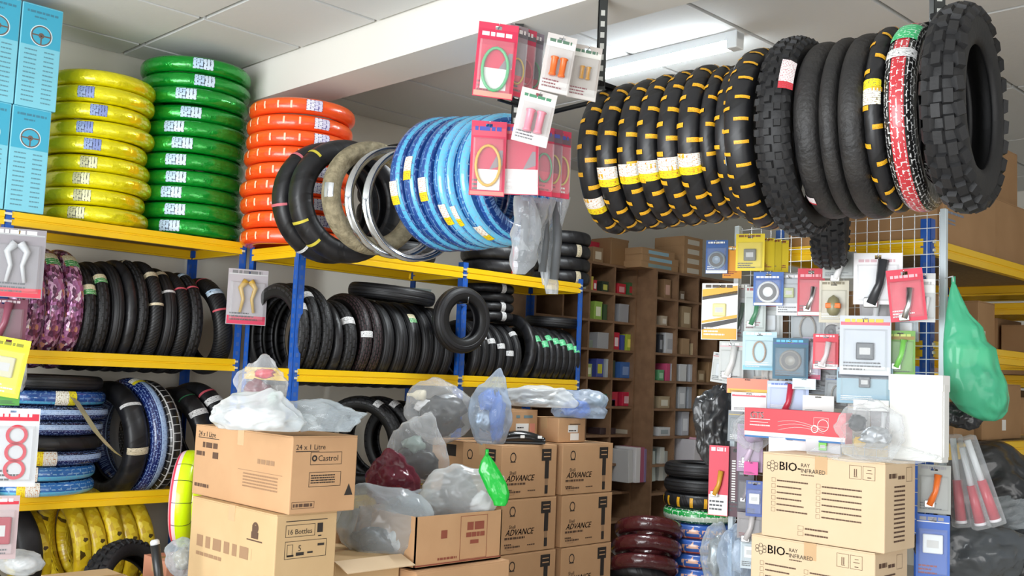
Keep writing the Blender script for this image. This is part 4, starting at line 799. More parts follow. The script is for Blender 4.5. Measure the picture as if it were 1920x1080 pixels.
# ================================================================ CARDS AND BLISTER PACKS
def pack(rect, c, facing, base, label, header=None, prod=None, blister=True, foot=None, cat='pack', name='blister_pack', thick=.0025, tilt=0, depth_=.018, wscale=1, hook=None):
    """hang card: card with punched header tab, printed bands, product and clear blister. rect = its outline in photo pixels at point c"""
    x0, y0, x1, y1 = rect; s = depth(c)/F
    rx = facing @ Vector((1, 0, 0)); k = max(.35, abs(rx.dot(_r0)))
    w, h = (x1-x0)*s/k*wscale, (y1-y0)*s
    r = empty(name, c, Matrix.Rotation(R_(tilt), 3, facing @ Vector((0, 0, 1))) @ facing)
    a, b = w/2, h/2; t = thick
    hole = min(a*.22, .012); ht = min(.012, b*.12)
    v = [(-a, -b), (a, -b), (a, b-ht), (hole, b-ht), (hole, b-ht*.55), (-hole, b-ht*.55), (-hole, b-ht), (-a, b-ht)]
    V = [(p[0], p[1], 0) for p in v]+[(p[0], p[1], -t) for p in v]
    # card with a notch for the hook, plus the bridge above it
    cardb = [((-a, -b, -t), (a, b-2*ht, 0)), ((-a, b-2*ht, -t), (-hole, b-ht*.8, 0)), ((hole, b-2*ht, -t), (a, b-ht*.8, 0)), ((-a, b-ht*.8, -t), (a, b, 0))]
    multibox('card', cardb, flat(base), r)
    if header: rects(r, [(-a*.96, b*(1-2*header[1]), a*.96, b-2*ht)], flat(header[0]), name='header_print', z=.0006); rects(r, words_rl(-a*.8, b*(1-header[1])-b*.06, a*1.5, b*.11, len(label)), flat(header[2] if len(header) > 2 else '#f0f0f0'), name='printed_lines', z=.0012)
    if foot: rects(r, [(-a*.96, -b*.98, a*.96, -b+2*b*foot[1])], flat(foot[0]), name='footer_print', z=.0006)
    rr = random.Random(label); k2 = b*.05
    rects(r, sum([words_rl(-a*.85, -b*(.62+.11*q), a*rr.uniform(.7, 1.5), k2, q+len(label)) for q in range(3)], []), flat(rr.choice(['#3a3c42', '#f2f2f2', '#8a2a38', '#55585e'])), name='printed_lines', z=.0013)
    if prod:
        kind, col, cy, sz = prod[:4]; y = b*cy; q = sz*min(a, b)*(1.4 if kind in ('bar', 'bulb') and sz < .8 else 1); mm = flat(col, .3, 1 if len(prod) > 4 else 0)
        if kind == 'disc':
            lathe('product', [(.0, .0105), (q*.35, .010), (q*.4, .012), (q*.85, .011), (q, .006), (q, 0)], mm, r, Matrix.Translation((0, y, 0)), 24)
            ringmesh(r, 0, y, q*.45, q*.8, flat('#4a4a4c'), name='product_face', z=.0122)
        elif kind == 'box': cbox('product', (-q, y-q, 0), (q, y+q, depth_*.7), mm, r, None, q*.12); cbox('product_label', (-q*.6, y-q*.4, depth_*.7), (q*.6, y+q*.4, depth_*.72), flat('#c9c9c9'), r)
        elif kind == 'bar': tube('product', [(-q*.35, y-q*1.3, .009), (q*.1, y-q*.2, .011), (q*.3, y+q*1.2, .009)], [q*.32, q*.24, q*.3], mm, r); cbox('product_tip', (-q*.75, y-q*1.5, .002), (q*.05, y-q*.9, .016), flat('#d8d8da', .3, 1), r, None, q*.08)
        elif kind == 'ring': tube('product', [(q*.8*math.cos(2*PI*i/20), y+q*1.35*math.sin(2*PI*i/20), .008) for i in range(20)], max(.003, q*.10), mm, r, closed=True, sides=6)
        elif kind == 'loop': tube('product', [(q*.1*math.sin(i*.4), y+q*1.3, .008) if i == 0 else (q*.85*math.sin(2*PI*i/22)*(1 if i < 11 else 1), y-q*.2-q*1.3*math.cos(2*PI*i/22)*-1, .008) for i in range(22)], max(.0035, q*.09), mm, r, closed=True, sides=6)
        elif kind == 'grips':
            for s_ in (-1, 1): lathe('grip', [(0, -q), (q*.36, -q), (q*.42, -q*.9), (q*.34, -q*.7), (q*.36, q*.8), (q*.46, q*.9), (q*.46, q), (0, q)], mm, r, Matrix.Translation((s_*q*.5, y, q*.42)) @ Matrix.Rotation(-PI/2, 4, 'X'), 14)
        elif kind == 'levers':
            for s_ in (-1, 1): tube('lever', [(s_*q*.55, y-q*1.4, .010), (s_*q*.35, y-q*.3, .012), (s_*q*.6, y+q*.6, .012), (s_*q*.15, y+q*1.2, .012)], [q*.12, q*.15, q*.22, q*.3], mm, r)
        elif kind == 'bulb':
            lathe('product', [(0, q*1.2), (q*.55, q*.8), (q*.75, .1*q), (q*.7, -q*.7), (q*.4, -q*1.1), (0, -q*1.15)], mm, r, Matrix.Translation((0, y, q*.5)) @ Matrix.Rotation(-PI/2, 4, 'X'), 16); cbox('collar', (-q*.8, y-q*.35, 0), (q*.8, y+q*.25, q*1.2), flat('#e8762a'), r, None, q*.1)
    if blister:
        bx, by0, by1 = a*.86, -b*.86, b*(.55 if header else .8); d = depth_
        V = [(-bx, by0, 0), (bx, by0, 0), (bx, by1, 0), (-bx, by1, 0), (-bx*.9, by0+b*.06, d), (bx*.9, by0+b*.06, d), (bx*.9, by1-b*.06, d), (-bx*.9, by1-b*.06, d)]
        me = pyd('blister', V, BOXF[1:]); link('blister', me, M['filmd'], r)
    if hook is not None:
        tube('hook', [(0, b-ht*1.2, -hook), (0, b-ht*1.2, -.002), (0, b-ht*1.2, .02), (0, b-ht*.6, .028)], .0016, M['steel'], r, sides=5)
    return tag(r, label, cat)

# ---- wire mesh panel on the end of the right-hand shelving
XM = 3.985
wm = empty('wire_mesh_panel', (XM, 2.09, 1.55)); tag(wm, 'white wire mesh display panel at the end of the right shelving', 'mesh panel')
M['wire'] = mat('white_coated_wire', '#d8dcde', .35, .2)
WI = Matrix.Translation((-XM, -2.09, -1.55))
y0m, y1m, z0m, z1m = 1.645, 2.56, .90, 2.21
for k in range(19):
    y = y0m+.01+(y1m-y0m-.02)*k/18; tube('wire', [(XM+.004, y, z0m), (XM+.004, y, z1m)], .0016, M['wire'], wm, WI, sides=5)
for k in range(26):
    z = z0m+.01+(z1m-z0m-.02)*k/25; tube('wire', [(XM, y0m, z), (XM, y1m, z)], .0018, M['wire'], wm, WI, sides=5)
for y in (y0m-.008, y1m+.008): cbox('frame_bar', (XM-.012, y-.012, 0), (XM+.012, y+.012, z1m+.01), mat('white_frame_enamel', '#c4d0d6', .35), wm, WI, .003)
p_ = atd(1787, 528, 3.90); tube('hook', [(XM, y0m-.01, p_.z+.02), p_+Vector((0, 0, .02)), p_], .0025, M['wire'], wm, WI, sides=5)
MX = lambda rect, off: onX((rect[0]+rect[2])/2, (rect[1]+rect[3])/2, XM-off)
def mp(rect, off, base, label, turn=0, **k): return pack(rect, MX(rect, off), face_turn(FACE_X, turn), base, label, hook=off if off < .3 else None, **k)
TURN = 22                                   # cards on hooks swing a little towards the shop
mp((1325, 450, 1363, 513), .09, '#2c5aa0', 'blue card with a round part, top left of the mesh', TURN, header=('#24509a', .14), prod=('disc', '#8fa0b4', -.2, .8), foot=('#dfe3ea', .1))
mp((1356, 462, 1390, 522), .05, '#e0982a', 'orange card behind the top left blue one', TURN+10, header=('#3a66a8', .12), blister=False)
mp((1382, 438, 1431, 508), .12, '#ecd21c', 'yellow card with a dark chip, front of the yellow ones', TURN, header=('#e6c81a', .12, '#8a5a2a'), prod=('box', '#6f6f66', -.15, .42))
for i in range(3): mp((1424+13*i, 446+2*i, 1452+13*i, 506+2*i), .07-.02*i, ['#d2ba18', '#c9b21a', '#d8be22'][i], f'yellow card behind the front yellow one, {["nearest", "middle", "furthest"][i]}', TURN+15, header=('#c4ac1a', .1, '#8a4a2a'), blister=False)
mp((1318, 531, 1380, 637), .16, '#eeeeea', 'large white card with yellow and black diagonal print', TURN, header=('#e8b02c', .10, '#4a3a28'), foot=('#e2a52a', .2), prod=('box', '#e8dc8a', .05, .36), blister=False)
r_ = [o for o in COL.objects if o.get('label', '').startswith('large white card')][0]; ab_, hb_ = [max(v.co[i] for v in r_.children[0].data.vertices) for i in (0, 1)]
for nm_, c_, ys_ in (('yellow_band', '#e8b02c', (.52, .78, .66, .92)), ('black_band', '#3a3026', (.40, .52, .60, .74)), ('yellow_band', '#e4a82a', (-.42, -.34, -.22, -.10)), ('black_band', '#2e2a28', (-.66, -.46, -.36, -.22))):
    link(nm_, pyd(nm_, [(-ab_*.98, hb_*ys_[0], .0009), (ab_*.98, hb_*ys_[2], .0009), (ab_*.98, hb_*ys_[3], .0009), (-ab_*.98, hb_*ys_[1], .0009)], [(0, 1, 2, 3)]), flat(c_), r_)
mp((1374, 532, 1403, 640), .07, '#9a9c9e', 'narrow grey card right of the large white one', TURN, header=('#c8a4a4', .08), prod=('bar', '#5a6a60', -.1, 1.2))
mp((1398, 538, 1434, 622), .10, '#c4ccc8', 'clear pack with green tube below the yellow cards', TURN, header=('#d8dcd8', .1, '#a04a4a'), prod=('bar', '#4f8a66', -.1, 1.0))
mp((1415, 510, 1466, 573), .17, '#2f62ae', 'blue card with a white round dial', TURN, header=('#2a58a4', .3), prod=('disc', '#e6e8ea', -.2, .74), foot=('#dfe4ea', .08))
mp((1458, 514, 1501, 592), .12, '#b4bcc0', 'grey and green pack behind the white dial card', TURN, header=('#8f98a0', .1), prod=('box', '#a8b46a', .1, .4), foot=('#e4e8ec', .3))
mp((1498, 503, 1543, 592), .17, '#c8263c', 'red card with a chrome plug, mesh centre', TURN, header=('#b81f36', .3, '#e8a0a8'), prod=('bar', '#c9cacc', -.25, .5, 1), foot=('#eee8e8', .08))
mp((1539, 526, 1588, 605), .14, '#cfc8b4', 'tan card with an orange-collared bulb', TURN, header=('#c4bca6', .12, '#8a8068'), prod=('bulb', '#8f8a6a', -.2, .45))
mp((1546, 472, 1602, 522), .16, '#a9acaa', 'crumpled clear pack with white part below the low knobby tyre', TURN, prod=('bar', '#e8e8ea', 0, .6))
mp((1606, 474, 1686, 571), .15, '#ecebee', 'white card with a black handlebar grip', TURN, header=('#f2f0f2', .3, '#dcb8c0'), prod=('bar', '#3a3c40', -.1, .55), blister=True)
mp((1670, 504, 1729, 602), .20, '#d83a52', 'pink-red card with a chrome bulb holder', TURN, header=('#cc3048', .28, '#f0b0b8'), prod=('bar', '#d4d6d8', -.3, .5, 1), tilt=6)
mp((1716, 512, 1752, 604), .15, '#c4c6c6', 'grey-white pack behind the pink-red card', TURN+8, header=('#e8e8e6', .4, '#b0b0b0'), prod=('bar', '#e4e4e6', -.4, .6))
mp((1395, 622, 1453, 694), .17, '#b6d4de', 'light blue card with a ring gasket', TURN, header=('#a4c8d8', .1, '#f0f4f6'), prod=('ring', '#b08a6a', -.05, .45), foot=('#7fc0d8', .12))
mp((1452, 634, 1512, 711), .19, '#1f5a74', 'dark teal card with a round filter', TURN, header=('#3a3f9a', .14, '#58b4e0'), prod=('disc', '#8f8d88', -.1, .62))
mp((1506, 632, 1537, 712), .12, '#b9aec4', 'tall lilac pack beside the dark teal card', TURN, prod=('bar', '#e4e0ea', 0, 1.1), foot=('#d04a70', .12))
mp((1527, 626, 1569, 692), .18, '#d82840', 'small red card with a silver tube', TURN, header=('#cf2038', .12, '#f4c4ca'), prod=('bar', '#e0d8da', -.1, .55), foot=('#f0eaea', .14))
mp((1562, 630, 1584, 684), .12, '#d9762e', 'narrow orange card behind the small red card', TURN, blister=False)
mp((1580, 592, 1664, 703), .19, '#c3c9d2', 'large clear pack with a black part and pink header', TURN, header=('#d86a7a', .16, '#e8c84a'), prod=('box', '#3a4048', -.2, .35), foot=('#dfe2e4', .14))
mp((1664, 620, 1712, 704), .10, '#6fa04a', 'green-brown pack near the blue post', TURN, header=('#8f7a3a', .2, '#b8c86a'), prod=('bar', '#7ac45a', 0, .8))
mp((1350, 640, 1392, 712), .14, '#c0c2c0', 'grey-white pack below the large white card', TURN, header=('#d8a0a8', .14, '#f0f0f0'), prod=('bar', '#e2e2e0', 0, .7))
mp((1366, 710, 1437, 738), .15, '#e4866a', 'small flat red and yellow box on the mesh', TURN, blister=False, foot=('#e2b83a', .3), thick=.02)
mp((1374, 736, 1434, 772), .17, '#ece8e8', 'small white and red box above the red carton', TURN, header=('#d84a5a', .22), blister=False, thick=.02)
mp((1442, 715, 1512, 772), .15, '#b9c8ea', 'blue and white pack above the red carton', TURN, header=('#dfe6f4', .2, '#5a78c4'), prod=('bar', '#c8344a', -.2, .6))
mp((1488, 710, 1527, 730), .17, '#d8eef4', 'pale cyan tag below the tall lilac pack', TURN, blister=False)
mp((1508, 742, 1560, 776), .18, '#ecebe8', 'cream box right above the red carton', TURN, blister=False, thick=.02)
mp((1575, 690, 1667, 757), .17, '#9ab8c6', 'grey-blue pack with a dark part below the large clear pack', TURN, header=('#5f6670', .3, '#9aa0a4'), foot=('#8fb4c8', .25), prod=('box', '#4a4e54', .2, .3))
mp((1604, 750, 1662, 770), .2, '#e9e9e4', 'white tag beside the white box', TURN, blister=False)
mp((1445, 822, 1516, 853), .30, '#efeef0', 'white box between the red carton and the infrared carton', TURN, blister=False, thick=.03, foot=('#e4e4e8', .2))
mp((1514, 824, 1572, 853), .30, '#d8d6dc', 'white box with a bright green sticker', TURN, blister=False, thick=.03, prod=('box', '#6fc82a', .1, .5), header=('#e8e6ec', .1))
rf = random.Random(11)
greys = ['#b4b8ba', '#c8cac8', '#9aa0a4', '#d4d2ce', '#8f8a8c', '#aab4bc', '#c0b8b0', '#7f868c']
spots = [('between the large white card and the blue dial card', 1380, 585), ('under the blue dial card', 1440, 600), ('under the chrome plug card', 1515, 612), ('beneath the tan bulb card', 1560, 618), ('behind the black grip card', 1640, 582), ('left of the light blue card', 1385, 672), ('between the light blue and teal cards', 1450, 700), ('right of the dark teal card', 1545, 705), ('behind the large clear pack', 1660, 660), ('over the small flat box', 1400, 702), ('left of the grey-blue pack', 1570, 735), ('beneath the grey-blue pack', 1610, 785), ('left of the white upright box', 1655, 790), ('beneath the pink-red card', 1700, 612), ('above the white and red box', 1440, 742), ('low beside the black hung bag', 1395, 800), ('under the tan card, tucked deep', 1590, 640), ('right of the lilac pack', 1355, 690)]
for i, (wh, px, py) in enumerate(spots):
    w_, h_ = rf.randint(34, 54), rf.randint(52, 78)
    mp((px-w_//2, py-h_//2, px+w_//2, py+h_//2), .03+.03*rf.random(), greys[i % 8], f'greyish clear pack {wh}', TURN-6+rf.randint(-8, 8), header=(['#d8d8da', '#c04a58', '#4a6aa8', '#d8b84a'][i % 4], .14, '#8a8a8e'), prod=(['bar', 'box', 'ring', 'disc'][i % 4], ['#e0e2e4', '#55585c', '#8a8478', '#c8ccd0'][(i*3) % 4], -.15, .55), tilt=rf.randint(-6, 6))
# red boxed part
rc = (1392, 767, 1582, 828); c0 = onX(1487, 797, 3.68); s = depth(c0)/F
w = onX(1392, 797, 3.68).y-onX(1582, 797, 3.68).y; hh = 56*s
r = empty('long_box', c0-Vector((0, 0, hh/2)), face_turn(FACE_X, 0)); a = w/2
cbox('body', (-a, 0, -.055), (a, hh, 0), flat('#d8525c'), r, None, .002); cbox('end_flap', (-a-.0012, .003, -.053), (-a, hh-.003, -.002), flat('#e9e4e6'), r)
rects(r, [(-a+.003, .001, a-.002, hh*.2)], flat('#f1eaea'), name='white_band'); rects(r, [(-a+.003, 0, a-.002, hh*.06)], flat('#3f7ab8'), name='blue_line', z=.0014)
text(r, 'GTS', -a*.88, hh*.66, hh*.3, M['white']); text(r, 'GTS', -a*.876, hh*.664, hh*.3, M['white'])
rects(r, [(-a*.88, hh*.62, -a*.46, hh*.64), (-a*.88, hh*.52, -a*.5, hh*.535)]+words_rl(-a*.88, hh*.4, a*.42, hh*.04, 3), M['white'])
for k in range(3): tube('line_drawing', [(-a*.3+a*.9*i/8, hh*(.3+.1*k+.14*math.sin(i*.4+.3*k)), .0012) for i in range(9)], .0009, M['white'], r, sides=4)
ringmesh(r, a*.42, hh*.42, hh*.10, hh*.13, M['white'], name='line_drawing'); ringmesh(r, a*.58, hh*.55, hh*.18, hh*.2, M['white'], name='line_drawing'); rects(r, frame_rl(a*.4, hh*.5, a*.68, hh*.8, .001), M['white'], name='line_drawing')
tag(r, 'long red box with white band and line drawing on the mesh', 'box')
# white box on the infrared cartons
p0 = onX(1680, 712, 3.75); 
r = empty('white_box', (3.60, 1.572, 1.262)); 
cbox('body', (0, -.09, 0), (.06, .10, .30), M['white'], r, None, .004); cbox('lid', (-.003, -.093, .245), (.063, .103, .303), mat('off_white_card', '#f2f2f0', .6), r, None, .003); cbox('side_tape', (.01, -.094, .02), (.05, -.0905, .27), M['white'], r)
tag(r, 'upright white box on top of the buff infrared carton', 'box')

# ---- packs hung from the rack
def cp(rect, d, base, label, turn=0, **k): return pack(rect, atd((rect[0]+rect[2])/2, (rect[1]+rect[3])/2, d), face_turn(FACE_C, turn), base, label, **k)
cp((892, 42, 967, 185), 3.78, '#d43a58', 'brake cable pack with green loop, front of the upper bunch', 8, header=('#c92e50', .3, '#f0dce0'), prod=('ring', '#58b47a', -.25, .8), foot=('#e8a090', .08), hook=.3, tilt=-3)
rects(bpy.data.objects['blister_pack'] if False else [o for o in bpy.data.objects if o.get('label', '').startswith('brake cable pack with green loop')][0], [(-.05, -.11, .045, -.03)], M['white'], name='printed_panel', z=.0015)
for i, (x, c) in enumerate([(960, '#c8a83a'), (976, '#c83a50'), (990, '#3a8a56')]):
    cp((x-8, 46+6*i, x+26, 183+2*i), 3.84+.05*i, ['#8a7a80', '#b83450', '#7f7480'][i], f'brake cable pack in the upper bunch, {["second", "third", "rearmost"][i]} from the front', 32, header=('#5f5a60', .16, '#d8d0d0'), prod=('ring', c, -.3, .9), foot=('#d8405a', .3), tilt=-3)
cp((1018, 64, 1074, 176), 3.80, '#cfc9c6', 'white pack with a pair of orange grips', 10, header=('#efeeea', .22, '#5a7a66'), prod=('grips', '#e06a2c', -.15, .62), foot=('#e6e2e0', .2), tilt=-8, hook=.2)
cp((1068, 84, 1124, 188), 3.88, '#c2bab4', 'white pack with small gold grips beside the hanger', 10, header=('#e4e2dc', .22, '#5a7a66'), prod=('grips', '#c08a34', -.05, .42), foot=('#dcd8d4', .2), tilt=-6, hook=.2)
cp((968, 168, 1036, 272), 3.62, '#d2ccca', 'white pack with a pair of pink grips', 10, header=('#efeeea', .24, '#4f8a6a'), prod=('grips', '#dc8a9a', -.2, .6), foot=('#ece8e8', .2), tilt=-10, hook=.25)
cp((882, 226, 948, 368), 3.70, '#c9405c', 'brake cable pack with yellow loop before the blue tyres', 6, header=('#d0566a', .2, '#4a56a8'), prod=('ring', '#d8a83a', -.2, .85), foot=('#d88a80', .06), hook=.3)
rects([o for o in bpy.data.objects if o.get('label', '').startswith('brake cable pack with yellow loop')][0], [(-.035, -.115, .045, -.04)], M['white'], name='printed_panel', z=.0015)
cp((944, 232, 1010, 366), 3.74, '#cf3f5c', 'brake cable pack with white print behind the pink grips', 8, header=('#d87a80', .14, '#5a5ab0'), foot=('#e8e2e2', .36), tilt=2)
for i, x in enumerate([1004, 1020, 1036]):
    cp((x-4, 236+4*i, x+34, 368+2*i), 3.78+.05*i, ['#b43450', '#8a4056', '#c23c58'][i], f'brake cable pack in the lower bunch, {["second", "third", "rearmost"][i]} from the left', 30, header=('#6a5a64', .2, '#4a56a8'), prod=('ring', ['#3a7a50', '#b8a03a', '#c8b048'][i], -.2, .9), foot=('#cf3a56', .35))
for o in list(COL.objects):
    if o.get('label', '').startswith('brake cable pack with'):
        hb = max(v.co.y for v in o.children[0].data.vertices); ab = max(v.co.x for v in o.children[0].data.vertices)
        link('grey_print', pyd('grey_print', [(ab*.1, -hb*.55, .0005), (ab*.97, -hb*.3, .0005), (ab*.97, hb*.42, .0005), (ab*.75, hb*.42, .0005)], [(0, 1, 2, 3)]), flat('#8d8288'), o)
# ---- packs at the left-hand posts
def yp(rect, Y, base, label, turn=0, **k): return pack(rect, onY((rect[0]+rect[2])/2, (rect[1]+rect[3])/2, Y), face_turn(FACE_Y, turn), base, label, **k)
yp((430, 505, 497, 609), 4.90, '#b4aeb4', 'gold brake lever pack with pink base hung on the blue post', -20, header=('#c9cbcc', .1, '#7a7a7c'), prod=('levers', '#c9a448', .05, .62), foot=('#d83a5c', .16), depth_=.03, hook=.05)
yp((-12, 428, 74, 558), 4.86, '#8f8a90', 'silver lever pack with red base at the left edge', -20, header=('#a8aaac', .1, '#d8d8da'), prod=('levers', '#c4c6ca', .05, .6), foot=('#d83a4c', .14), depth_=.03, hook=.05)
yp((-30, 560, 42, 640), 4.92, '#6a2f44', 'maroon pack under the silver lever pack', -20, header=('#8f7a80', .12, '#c9b8be'), prod=('bar', '#8a4a5c', 0, .5))
yp((-30, 632, 40, 742), 4.80, '#e8e23a', 'yellow and white pack at the left edge', -20, header=('#e4de2a', .2, '#8a8a2a'), prod=('box', '#d0ccb0', 0, .5), foot=('#e9e24a', .2), tilt=-8)
yp((2, 720, 34, 760), 4.88, '#5aa84a', 'small green pack below the yellow one', -20, blister=False, header=('#4f9a40', .2))
r = yp((-22, 766, 62, 912), 4.76, '#c9ccd0', 'red-ringed parts pack with red header at the left edge', -20, header=('#c8243c', .16, '#f0d0d4'), foot=('#d8d8d8', .05), depth_=.03)
for k in range(3):
    ringmesh(r, .02, .055-.075*k, .030, .044, flat('#c8243c'), name='red_ring', z=.006)
yp((-40, 930, 26, 1048), 4.74, '#b9a4a6', 'red and white pack at the lower left edge', -20, header=('#c42438', .14, '#e8c8cc'), prod=('box', '#a83a4a', -.1, .7), depth_=.02)
# red figure pack and its neighbour beside the mesh
mp((1330, 836, 1364, 966), .10, '#d8304c', 'red pack with a yellow part and white label hanging left of the infrared cartons', TURN, header=('#d82a48', .1, '#f4d0d8'), prod=('bar', '#d8a03a', -.05, .7), foot=('#e8e6e6', .3), blister=False)
mp((1362, 838, 1392, 968), .06, '#4a1c2c', 'dark maroon pack with white vertical lettering', TURN, blister=False)
r = [o for o in bpy.data.objects if o.get('label') == 'dark maroon pack with white vertical lettering'][0]
rects(r, [(-.012, y, .004, y+.006) for y in [-.09+.011*k for k in range(17)]], M['white'])
for rect, off, base, pr, lab in [((1384, 796, 1428, 884), .10, '#a58aa8', ('bar', '#d8c4dc', 0, .8), 'lilac clear pack above the pink tag'), ((1396, 866, 1420, 890), .12, '#e0449a', None, 'bright pink tag left of the infrared carton'), ((1400, 902, 1430, 968), .12, '#3a56a4', ('box', '#e4e8f0', 0, .6), 'blue pack with white part left of the infrared carton'), ((1384, 884, 1412, 960), .08, '#3c3440', ('bar', '#8a8088', 0, .8), 'dark pack between maroon and blue ones'), ((1384, 962, 1428, 1010), .10, '#8f8a8c', ('bar', '#c8c4c4', 0, .6), 'grey pack above the white-blue one'), ((1390, 1004, 1424, 1066), .08, '#c4d0d8', ('box', '#e8ecf0', 0, .6), 'white-blue pack left of the lower infrared carton'),
    ((1725, 872, 1778, 962), .22, '#9a9c98', ('bar', '#e0702c', 0, .8), 'clear pack with orange reflectors right of the infrared carton'), ((1722, 966, 1776, 1085), .24, '#3a62b4', ('box', '#dfe4ea', .1, .6), 'blue and white pack at the lower right of the cartons')]:
    mp(rect, off, base, lab, TURN, prod=pr, blister=pr is not None, header=('#d8d8dc', .12, '#8a8a90') if pr else None)

# ---- red and white reflector sticks in sleeves
for i, (px, py, ln, tl) in enumerate([(1795, 905, 150, -6), (1822, 915, 140, -14), (1842, 905, 150, -20)]):
    c = onX(px, py, 3.95); s = depth(c)/F; L = ln*s
    r = empty('reflector_stick', c, Matrix.Rotation(R_(tl), 3, _fw) @ FACE_C)
    tube('white_shaft', [(0, L*.55, 0), (0, 0, 0)], .012, flat('#d4d8dc'), r); tube('red_head', [(0, .01, 0), (0, -L*.48, 0)], [.017, .02], flat('#b81f3a', .3), r, sides=10)
    cbox('sleeve', (-.03, -L*.55, -.024), (.03, L*.6, .024), M['filmd'], r, None, .008); lathe('end_ring', [(.0, -.005), (.021, -.005), (.021, .005), (0, .005)], flat('#e4e0e6'), r, Matrix.Translation((0, -L*.48, 0)) @ Matrix.Rotation(PI/2, 4, 'X'), 12)
    tag(r, f'sleeved red and white stick hanging at the right, {["left", "middle", "right"][i]} one of three', 'stick')

# ================================================================ PLASTIC BAGS
def blob(sx, sy, sz, seed, amp=.16, freq=2.2, knot=None, sub=4, crease=.5, flatb=0, corners=0):
    """crumpled closed surface: ridged noise on a ball, optional gathered neck (angle in the x-y plane, length, sharpness), optional flat underside"""
    bm = bmesh.new(); bmesh.ops.create_icosphere(bm, subdivisions=sub, radius=1)
    o = Vector((seed*3.1, seed*1.7, seed*5.3))
    kd = Vector((math.cos(knot[0]), math.sin(knot[0]), 0)) if knot else None
    rc = random.Random(seed*13+1); cs = [(Vector((math.cos(t), math.sin(t), rc.uniform(-.3, .3))).normalized(), rc.uniform(.6, 1.2)) for t in [2*PI*(i+rc.uniform(-.3, .3))/6 for i in range(6)]] if corners else []
    for v in bm.verts:
        n = v.co.copy(); a = noise.noise(n*freq+o); rg = lambda q: 1-2.2*abs(noise.noise(q))
        k = 1+amp*.9*a+amp*crease*(.5*rg(n*freq*1.1+o*1.3)+.16*rg(n*freq*2.6+o*.7))
        for cd_, ca in cs:
            q = n.dot(cd_)
            if q > .6: k += corners*ca*((q-.6)/.4)**1.6
        if kd:
            d = n.dot(kd)
            if d > .45: t = ((d-.45)/.55); k *= 1+knot[1]*t**knot[2]; n = n*(1-.55*t)+kd*(.55*t*n.length) if t > .3 else n
        p = n*k
        p = Vector((p.x*sx, p.y*sy, p.z*sz))
        if flatb and p.y < -sy*flatb: p.y = -sy*flatb+(p.y+sy*flatb)*.1
        v.co = p
    me = bpy.data.meshes.new('bag'); bm.to_mesh(me); bm.free(); me.polygons.foreach_set('use_smooth', [True]*len(me.polygons)); return me
def bag(rect, d, m, label, seed, contents=(), knot=None, amp=.16, freq=2.2, zr=.7, tilt=0, cat='bag', crease=.8, name='plastic_bag', flatb=0, sub=5):
    x0, y0, x1, y1 = rect; c = atd((x0+x1)/2, (y0+y1)/2, d); s = d/F; a, b = (x1-x0)/2*s, (y1-y0)/2*s
    r = empty(name, c, Matrix.Rotation(R_(tilt), 3, _fw) @ FACE_C)
    zz = zr*min(a, b)
    link('bag_film', blob(a, b, zz, seed, amp, freq, knot, sub, crease, flatb, .26), m, r)
    for i, (mm, cx, cy, ra, rb) in enumerate(contents):
        link('contents', blob(a*ra, b*rb, zz*min(ra, rb)*.9, seed+7+i, .45, 2.0, None, 3, .9), mm, r, Matrix.Translation((a*cx, b*cy, 0)))
    return tag(r, label, cat)
def loft_bag(secs, d, m, label, seed, contents=(), thick=.5):
    s_ = d/F; ys = [q[0] for q in secs]; cx = sum((q[1]+q[2])/2 for q in secs)/len(secs); cy = (ys[0]+ys[-1])/2
    r = empty('plastic_bag', atd(cx, cy, d), FACE_C); v, f = [], []; n, k = 40, 36
    for a in range(n+1):
        y = ys[0]+(ys[-1]-ys[0])*a/n; i = max(q for q in range(len(ys)-1) if ys[q] <= y+1e-6) if a else 0; t = (y-ys[i])/(ys[i+1]-ys[i])
        xl = secs[i][1]*(1-t)+secs[i+1][1]*t; xr = secs[i][2]*(1-t)+secs[i+1][2]*t; w_ = (xr-xl)/2
        for b in range(k):
            th = 2*PI*b/k; wob = 1+.2*noise.noise(Vector((math.cos(th)*2.4, math.sin(th)*2.4, a*.07+seed)))+.28*(1-2*abs(noise.noise(Vector((math.cos(th)*3, math.sin(th)*3, a*.12+seed*2)))))
            v.append((((xl+xr)/2-cx+w_*math.cos(th))*s_, (cy-y)*s_, w_*thick*math.sin(th)*s_*wob*1.1))
    f = [(a*k+b, a*k+(b+1) % k, (a+1)*k+(b+1) % k, (a+1)*k+b) for a in range(n) for b in range(k)]+[tuple(range(n*k, n*k+k))]
    link('bag_film', pyd('bag_film', v, f), m, r, smooth=True)
    for mm, px, py, ra, rb in contents: link('contents', blob(ra*s_, rb*s_, ra*s_*.4, seed+3, .3, 2, None, 3, .8), mm, r, Matrix.Translation(((px-cx)*s_, (cy-py)*s_, 0)))
    tube('tied_neck', [(0, 0, 0), (0, .03, 0)], .008, m, r, Matrix.Translation((((secs[0][1]+secs[0][2])/2-cx)*s_, (cy-ys[0])*s_-.008, 0)))
    return tag(r, label, 'bag')
K1 = mat('black_part', '#1b1c1e', .35); K2 = mat('charcoal_part', '#34373b', .4); BLU = mat('bright_blue_plastic', '#2f6fc4', .4); WH = mat('white_plastic', '#dedede', .4); RED = mat('dark_red_part', '#6a1a2a', .35); ORA = mat('orange_part', '#b8562a', .4); SIL = mat('silver_part', '#b4b8bc', .3, .7); GRN = mat('green_part', '#3a8a54', .4); TANP = mat('tan_part', '#b4a488', .5)
bag((412, 746, 552, 812), 3.82, M['filmw'], 'milky white plastic bag on the left oil carton', 1, [(WH, 0, -.2, .7, .55)], (1.2, .15, 2), amp=.22, zr=1.2, flatb=.8)
